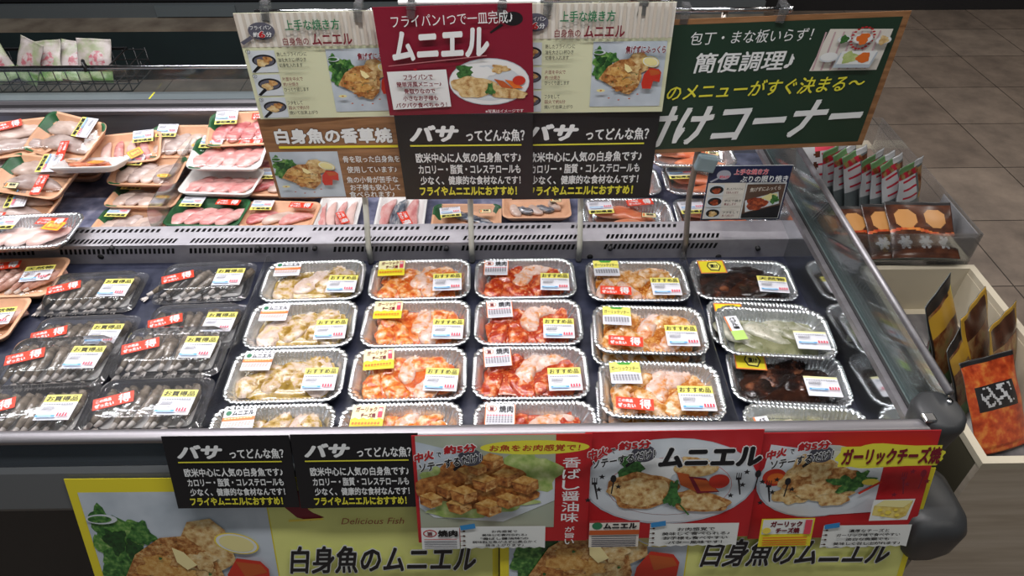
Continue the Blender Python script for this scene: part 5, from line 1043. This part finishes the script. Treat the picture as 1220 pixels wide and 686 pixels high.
# clear acrylic box
AX0, AX1, AY0, AY1, AZ0, AZ1 = 0.735, 1.072, 1.252, 1.80, 0.6555, 0.755
ab = thing('acrylic_bin', 'clear acrylic bin of upright and flat pouches behind the cream bin', 'bin', ((AX0+AX1)/2, 1.5, AZ0))
def apart(b_, nm, m): o = MB().box(*b_).build(nm, m, ab); o.location = (-(AX0+AX1)/2, -1.5, -AZ0); return o
apart((AX0, AX1, AY0, AY0+0.004, AZ0, AZ1), 'front_wall', acryl); apart((AX0, AX1, AY1-0.004, AY1, AZ0, AZ1), 'back_wall', acryl)
apart((AX0, AX0+0.004, AY0+0.004, AY1-0.004, AZ0, AZ1), 'side_wall', acryl); apart((AX1-0.004, AX1, AY0+0.004, AY1-0.004, AZ0, AZ1), 'side_wall', acryl)
apart((AX0+0.004, AX1-0.004, AY0+0.004, AY1-0.004, AZ0, AZ0+0.003), 'bin_floor', mat('bin_floor_brown', (0.20, 0.15, 0.12), 0.4))
apart((AX1-0.0065, AX1-0.0045, AY0+0.006, AY0+0.17, AZ0+0.02, AZ1-0.006), 'milky_panel', milky)
tagm = apart((AX1-0.070, AX1-0.008, AY0+0.0042, AY0+0.006, AZ0+0.012, AZ1-0.012), 'price_card', milky)

# pouches
silver = nmat('silver_pouch_film', [(0.3, (0.10, 0.125, 0.13)), (0.7, (0.22, 0.25, 0.255))], 14, 0.3, 0.35, stretch=(1, 1, 0.5)); whitef = mat('white_pouch_film', (0.40, 0.41, 0.42), 0.3)
brownf = nmat('dark_brown_pouch_film', [(0.3, (0.03, 0.012, 0.008)), (0.7, (0.10, 0.035, 0.018))], 30, 0.22); redl = ink('pouch_red', (0.35, 0.01, 0.03)); goldf = ink('pouch_gold', (0.48, 0.28, 0.03)); orf = nmat('orange_fried_photo', [(0.3, (0.22, 0.02, 0.006)), (0.5, (0.42, 0.06, 0.015)), (0.7, (0.55, 0.20, 0.04))], 45, 0.3); blackf = ink('pouch_black', (0.012, 0.011, 0.012)); sqo = ink('pouch_square', (0.42, 0.20, 0.06)); grnf = ink('pouch_green', (0.10, 0.20, 0.08)); tealf = mat('teal_grey_film', (0.12, 0.20, 0.21), 0.3, 0.2); mixf = nmat('food_photo_film', [(0.3, (0.03, 0.008, 0.006)), (0.45, (0.16, 0.045, 0.015)), (0.6, (0.28, 0.17, 0.07)), (0.75, (0.16, 0.18, 0.06))], 40, 0.3)
PM = [silver, whitef, brownf, redl, goldf, orf, blackf, sqo, grnf, tealf, mixf, STRY, PINKR]
def pouch_mesh(w, h, T, design, seed=0, nu=24, nv=32):
    mb = MB(); r = random.Random(seed)
    def th(u, v): a = max(0, 1-abs(2*u-1)**3); b_ = min(1, max(0, (0.93-v)/0.4))**0.7*(1 if v > 0.06 else 0.75); return T/2*a*b_+0.0006
    for sgn in (-1, 1):
        vs_ = []; fs = []; ms = []
        for j in range(nv+1):
            for i in range(nu+1):
                u, v = i/nu, j/nv
                y = sgn*th(u, v)+0.004*mnoise.noise(Vector((u*3+seed, v*3, seed)))*(0.3+v)
                vs_.append(((u-0.5)*w*(1-0.04*math.sin(PI*v)), y, v*h))
        for j in range(nv):
            for i in range(nu):
                a = j*(nu+1)+i; q = (a, a+1, a+nu+2, a+nu+1); fs.append(q if sgn < 0 else q[::-1]); ms.append(design((i+0.5)/nu, (j+0.5)/nv, sgn))
        mb.add(vs_, fs, ms, True)
    e = nu+1; N = e*(nv+1); fs = []
    for i in range(nu): fs += [(N+i, N+i+1, i+1, i), (nv*e+i, nv*e+i+1, N+nv*e+i+1, N+nv*e+i)]
    for j in range(nv): fs += [(j*e, (j+1)*e, N+(j+1)*e, N+j*e), (N+j*e+nu, N+(j+1)*e+nu, (j+1)*e+nu, j*e+nu)]
    mb.add([], []); b0 = len(mb.f)
    for f in fs: mb.f.append(list(f)); mb.m.append(0); mb.s.append(True)
    return mb.mesh('pouch', PM)
def d_silver(u, v, s):     # grey pouch: red lines, food photo strip, green top
    if v > 0.90: return 8 if u < .6 else 1
    if u > 0.70 and 0.42 < v < 0.86: return 10 if v > 0.5 else 4
    for q in (0.52, 0.64, 0.76):
        if abs(v-q) < 0.018 and 0.12 < u < 0.62: return 3
    if v > 0.80 and u < 0.7: return 10 if (u+v) % 0.3 < 0.15 else 3
    return 0 if v < 0.45 else 1 if u < 0.62 else 0
def d_white(u, v, s):
    if v > 0.92: return 4
    for k, q in enumerate((0.45, 0.60, 0.76)):
        if (u-0.40-0.06*k)**2+((v-q)*1.5)**2 < 0.007: return 2
        if abs(v-q) < 0.015 and 0.5+0.06*k < u < 0.92: return 3
    if v > 0.80 and u > 0.45: return 12
    return 1 if v > 0.22 else 0
def d_brown(u, v, s):
    if 0.52 < v < 0.86 and (0.10 < u < 0.42 or 0.55 < u < 0.88) and abs(u-0.26 if u < .5 else u-0.715)+abs(v-0.69) < 0.24: return 7
    if abs(v-0.46-0.05*math.sin(u*6)) < 0.025: return 5
    for c in (0.2, 0.5, 0.8):
        x, y = u-c, (v-0.27)*0.9; rr = math.hypot(x, y); a = math.atan2(y, x)
        if rr < 0.045+0.065*abs(math.cos(3*a)): return 1
    if v > 0.95: return 6
    return 2
def d_yellow(u, v, s):
    if v > 0.88 or u < 0.06: return 6
    if u > 0.93: return 11
    if 0.62 < v < 0.84: return 4
    if 0.30 < v < 0.62 and 0.2 < u < 0.85: return 10
    return 8 if v < 0.18 else 4 if u > .75 else 10
def d_orange(u, v, s):
    if v > 0.95: return 6
    if 0.45 < v < 0.72 and 0.12 < u < 0.85:
        if 0.2 < u < 0.78 and 0.48 < v < 0.69 and (abs(((u+v*0.8)*5) % 1-0.5) < 0.12 or (abs(((u*0.3-v)*9) % 1-0.5) < 0.13 and (u*4) % 1 < 0.7)): return 1
        return 6
    return 5
def d_clearbrown(u, v, s):
    if u < 0.07 or u > 0.93 or v > 0.93: return 4
    if 0.35 < v < 0.7: return 10
    return 2
def pouch(label, me, loc, lean, yaw, group, roll=0.0, s=1.0):
    t = put('pouch', me); t.location = loc; t.rotation_mode = 'XYZ'
    m = Matrix.Rotation(math.radians(yaw), 4, 'Z') @ Matrix.Rotation(math.radians(-lean), 4, 'X') @ Matrix.Rotation(math.radians(roll), 4, 'Y')
    t.rotation_euler = m.to_euler(); t.scale = (s, s, s)
    return tag(t, label, 'pouch', group)
ME_PS = [pouch_mesh(0.105, 0.165, 0.024, d_silver, k) for k in range(3)]; ME_PW = pouch_mesh(0.110, 0.165, 0.02, d_white, 5); ME_PB = [pouch_mesh(0.17, 0.155, 0.018, d_brown, 8+k, 56, 56) for k in range(2)]
ME_PY = pouch_mesh(0.13, 0.19, 0.022, d_yellow, 11); ME_PO = pouch_mesh(0.14, 0.20, 0.026, d_orange, 13, 40, 56); ME_PC = [pouch_mesh(0.13, 0.18, 0.022, d_clearbrown, 15+k) for k in range(2)]
ordn = ['second', 'third', 'fourth', 'fifth', 'sixth', 'seventh']
b0 = at_z(972, 247, 0.66)
pouch('white printed pouch with red lines, leftmost of the upright pouches', ME_PW, (b0.x, b0.y+0.02, 0.6595), 24, 12, 'upright pouches in the acrylic bin')
for k in range(7):
    px = 994+14.5*k; b1 = at_z(px, 250+3.5*k, 0.66)
    pouch('grey upright pouch, %s from the left in the acrylic bin' % (ordn[k] if k < 6 else 'rightmost') if k < 6 else 'grey upright pouch at the right end of the acrylic bin row', ME_PS[k % 3], (b1.x, b1.y+0.01, 0.6595), 16+3*(k % 3), 36+3*(k % 2), 'upright pouches in the acrylic bin', 0, 1.0)
for k, (px, py) in enumerate([(1014, 314), (1044, 317), (1074, 320), (1098, 323)]):
    b1 = at_z(px, py, 0.665)
    pouch('flat brown pouch with orange squares and white flowers, %s from the left' % ['first', 'second', 'third', 'fourth'][k], ME_PB[k % 2], (b1.x, b1.y+0.004, 0.671+0.009*k), 64-2*k, 4-2*k, 'brown pouches in the acrylic bin', 0, 0.9)
# cream bin pouches
GB = 'pouches in the cream bin'
def bp_(lb, me, px, py, z, lean, yaw, s=1.0, roll=0): q = at_z(px, py, z); pouch(lb, me, (q.x, q.y, z), lean, yaw, GB, roll, s)
bp_('small grey pouch at the back left of the cream bin', ME_PS[0], 1092, 452, 0.5495, 20, 62, 0.7)
bp_('second small grey pouch at the back left of the cream bin, to the right', ME_PS[1], 1108, 452, 0.5495, 20, 62, 0.7)
bp_('yellow and black pouch standing near the back of the cream bin', ME_PY, 1130, 450, 0.5495, 26, 46, 1.15)
bp_('second yellow and black pouch in the cream bin, nearer the middle', ME_PY, 1152, 482, 0.5495, 28, 48, 0.9)
bp_('brown pouch with golden edges in the middle of the cream bin', ME_PC[0], 1168, 456, 0.5490, 26, 44, 1.1)
bp_('brown pouch with golden edges at the right picture edge', ME_PC[1], 1196, 468, 0.5490, 24, 40, 1.05)
bp_('orange red pouch with black label lying at the front of the cream bin', ME_PO, 1196, 534, 0.5500, 42, 16, 0.92)

# ------------------------------------------------------------------ wire basket behind the rear glass
gy0, gy1 = YB+0.105, YB+0.25
xl, xr = -1.75, at_y(160, 95, gy0+0.03).x
zb0 = at_y(100, 109, gy0).z
wb = thing('wire_basket', 'black wire basket of vegetable packs hanging behind the rear glass rail', 'basket', ((xl+xr)/2, gy0, zb0))
wm = mat('black_wire', (0.01, 0.01, 0.011), 0.4); zt = 0.882; ox, oy = (xl+xr)/2, gy0
wr = MB()
def wl(pts, r=0.0016): wr.tube([(x-ox, y-oy, z-zb0) for x, y, z in pts], r, 6)
n = 22
for k in range(n+1):
    x = xl+(xr-xl)*k/n; wl([(x, gy0, zt), (x, gy0, zb0), (x, gy1, zb0), (x, gy1, zt)])
for z in (zb0+0.03, zb0+0.06): wl([(xl, gy0, z), (xr, gy0, z), (xr, gy1, z), (xl, gy1, z)])
for k in range(4): y = gy0+(gy1-gy0)*k/3; wl([(xl, y, zb0), (xr, y, zb0)]); wl([(xr, y, zb0), (xr, y, zt-0.02)])
wr.build('wire_mesh', wm, wb)
rm = MB(); rm.tube([(x-ox, y-oy, zt-zb0) for x, y in ((xl, gy0), (xr-0.05, gy0), (xr-0.05, gy1), (xl, gy1))], 0.003, 8); rm.build('top_rim', wm, wb)
hq = at_y(97, 72, YB+0.09); hk = MB().tube([(hq.x-ox, gy0-oy, zt-zb0), (hq.x-ox, gy0-oy-0.01, zt-zb0+0.028), (hq.x-ox+0.008, gy0-oy-0.026, zt-zb0+0.026), (hq.x-ox+0.010, gy0-oy-0.03, zt-zb0+0.006)], 0.005, 8); hk.build('hook', wm, wb)
def d_veg(u, v, s): return 13 if v > 0.75 else 14 if (u-0.6)**2+(v-0.5)**2 < 0.05 else 15 if v < 0.3 else 13
vp = nmat('pale_pink_pack', [(0.35, (0.20, 0.23, 0.13)), (0.5, (0.30, 0.27, 0.24)), (0.65, (0.36, 0.32, 0.31))], 20, 0.35); vr = nmat('pack_red_print', [(0.45, (0.34, 0.29, 0.28)), (0.58, (0.30, 0.08, 0.10))], 60, 0.35); vg = nmat('leafy_pack', [(0.4, (0.10, 0.20, 0.05)), (0.6, (0.34, 0.40, 0.24))], 26, 0.35)
PM += [vp, vr, vg]
ME_PV = [pouch_mesh(0.125, 0.16, 0.034, d_veg, 30+k) for k in range(2)]
for k, (px, lean, yaw, nm) in enumerate([(8, 20, 20, 'leftmost, cut by the picture edge'), (30, 28, -25, 'second from the left with pointed corner'), (58, 38, -10, 'tallest, with printed red words'), (84, 45, 12, 'low and leaning beside the hook'), (116, 30, 8, 'rightmost, right of the hook')]):
    q = at_y(px, 100, gy0+0.05)
    pouch('pale vegetable pack in the wire basket, %s' % nm, ME_PV[k % 2], (q.x, gy0+0.05+0.008*(k % 2), zb0+0.004), lean, yaw, 'vegetable packs in the wire basket', [-14, 10, -8, 16, 6][k], 0.74)

# ------------------------------------------------------------------ far counter and dark shelf base in the background
def face_z(py, Y): return at_y(150, py, Y).z
FYc = at_z(150, 95, 0).y; zk = face_z(38, FYc); FY2 = FYc+0.17; z2a = face_z(24, FY2); z2 = face_z(6, FY2)
fc = thing('far_counter', 'dark low counter across the aisle with teal kick panel and beige ledge', 'counter', (-1.6, FYc, 0))
def fpart(b_, nm, m, p=fc): x0, x1, y0, y1, z0, z1 = b_; o = MB().box(x0+1.6, x1+1.6, y0-FYc, y1-FYc, z0, z1).build(nm, m, p); return o
CX1 = 1.45
fpart((-5, CX1, FYc, FYc+0.02, 0, zk), 'kick_panel', nmat('dark_teal_panel', [(0.3, (0.006, 0.016, 0.018)), (0.7, (0.010, 0.024, 0.026))], 3, 0.5, rnd=False))
fpart((-5, CX1, FYc+0.0, FY2, zk, zk+0.012), 'ledge', nmat('beige_ledge', [(0.35, (0.13, 0.10, 0.075)), (0.6, (0.24, 0.20, 0.15))], 5, 0.5, rnd=False, detail=4))
fpart((-5, CX1, FY2, FY2+0.03, zk+0.012, z2), 'bumper_panel', mat('grey_bumper_panel', (0.10, 0.115, 0.12), 0.45))
q0, q1 = at_y(187, 15, FY2).x, at_y(282, 15, FY2).x
fpart((q0, q1, FY2-0.012, FY2, zk+0.02, z2-0.004), 'steel_patch', mat('grey_blue_steel', (0.15, 0.18, 0.19), 0.4, 0.3))
fpart((-5, CX1, FY2+0.05, FY2+0.5, z2, 1.4), 'dark_interior_box', mat('dark_counter_body', (0.012, 0.013, 0.014), 0.5))  # solid dark box in place of the dark shelf interior
DY = at_z(1100, 12, 0).y
db = thing('dark_shelf_base', 'dark base of a shelf unit at the far end of the tiled floor', 'shelf', (4, DY, 0))
MB().box(-2.5, 2.8, 0, 0.03, 0.0, 0.16).build('kick_plate', mat('dark_kick_plate', (0.02, 0.02, 0.022), 0.5), db)
MB().box(-2.5, 2.8, 0.05, 0.5, 0.16, 1.6).build('dark_body', MATS['dark_counter_body'], db)
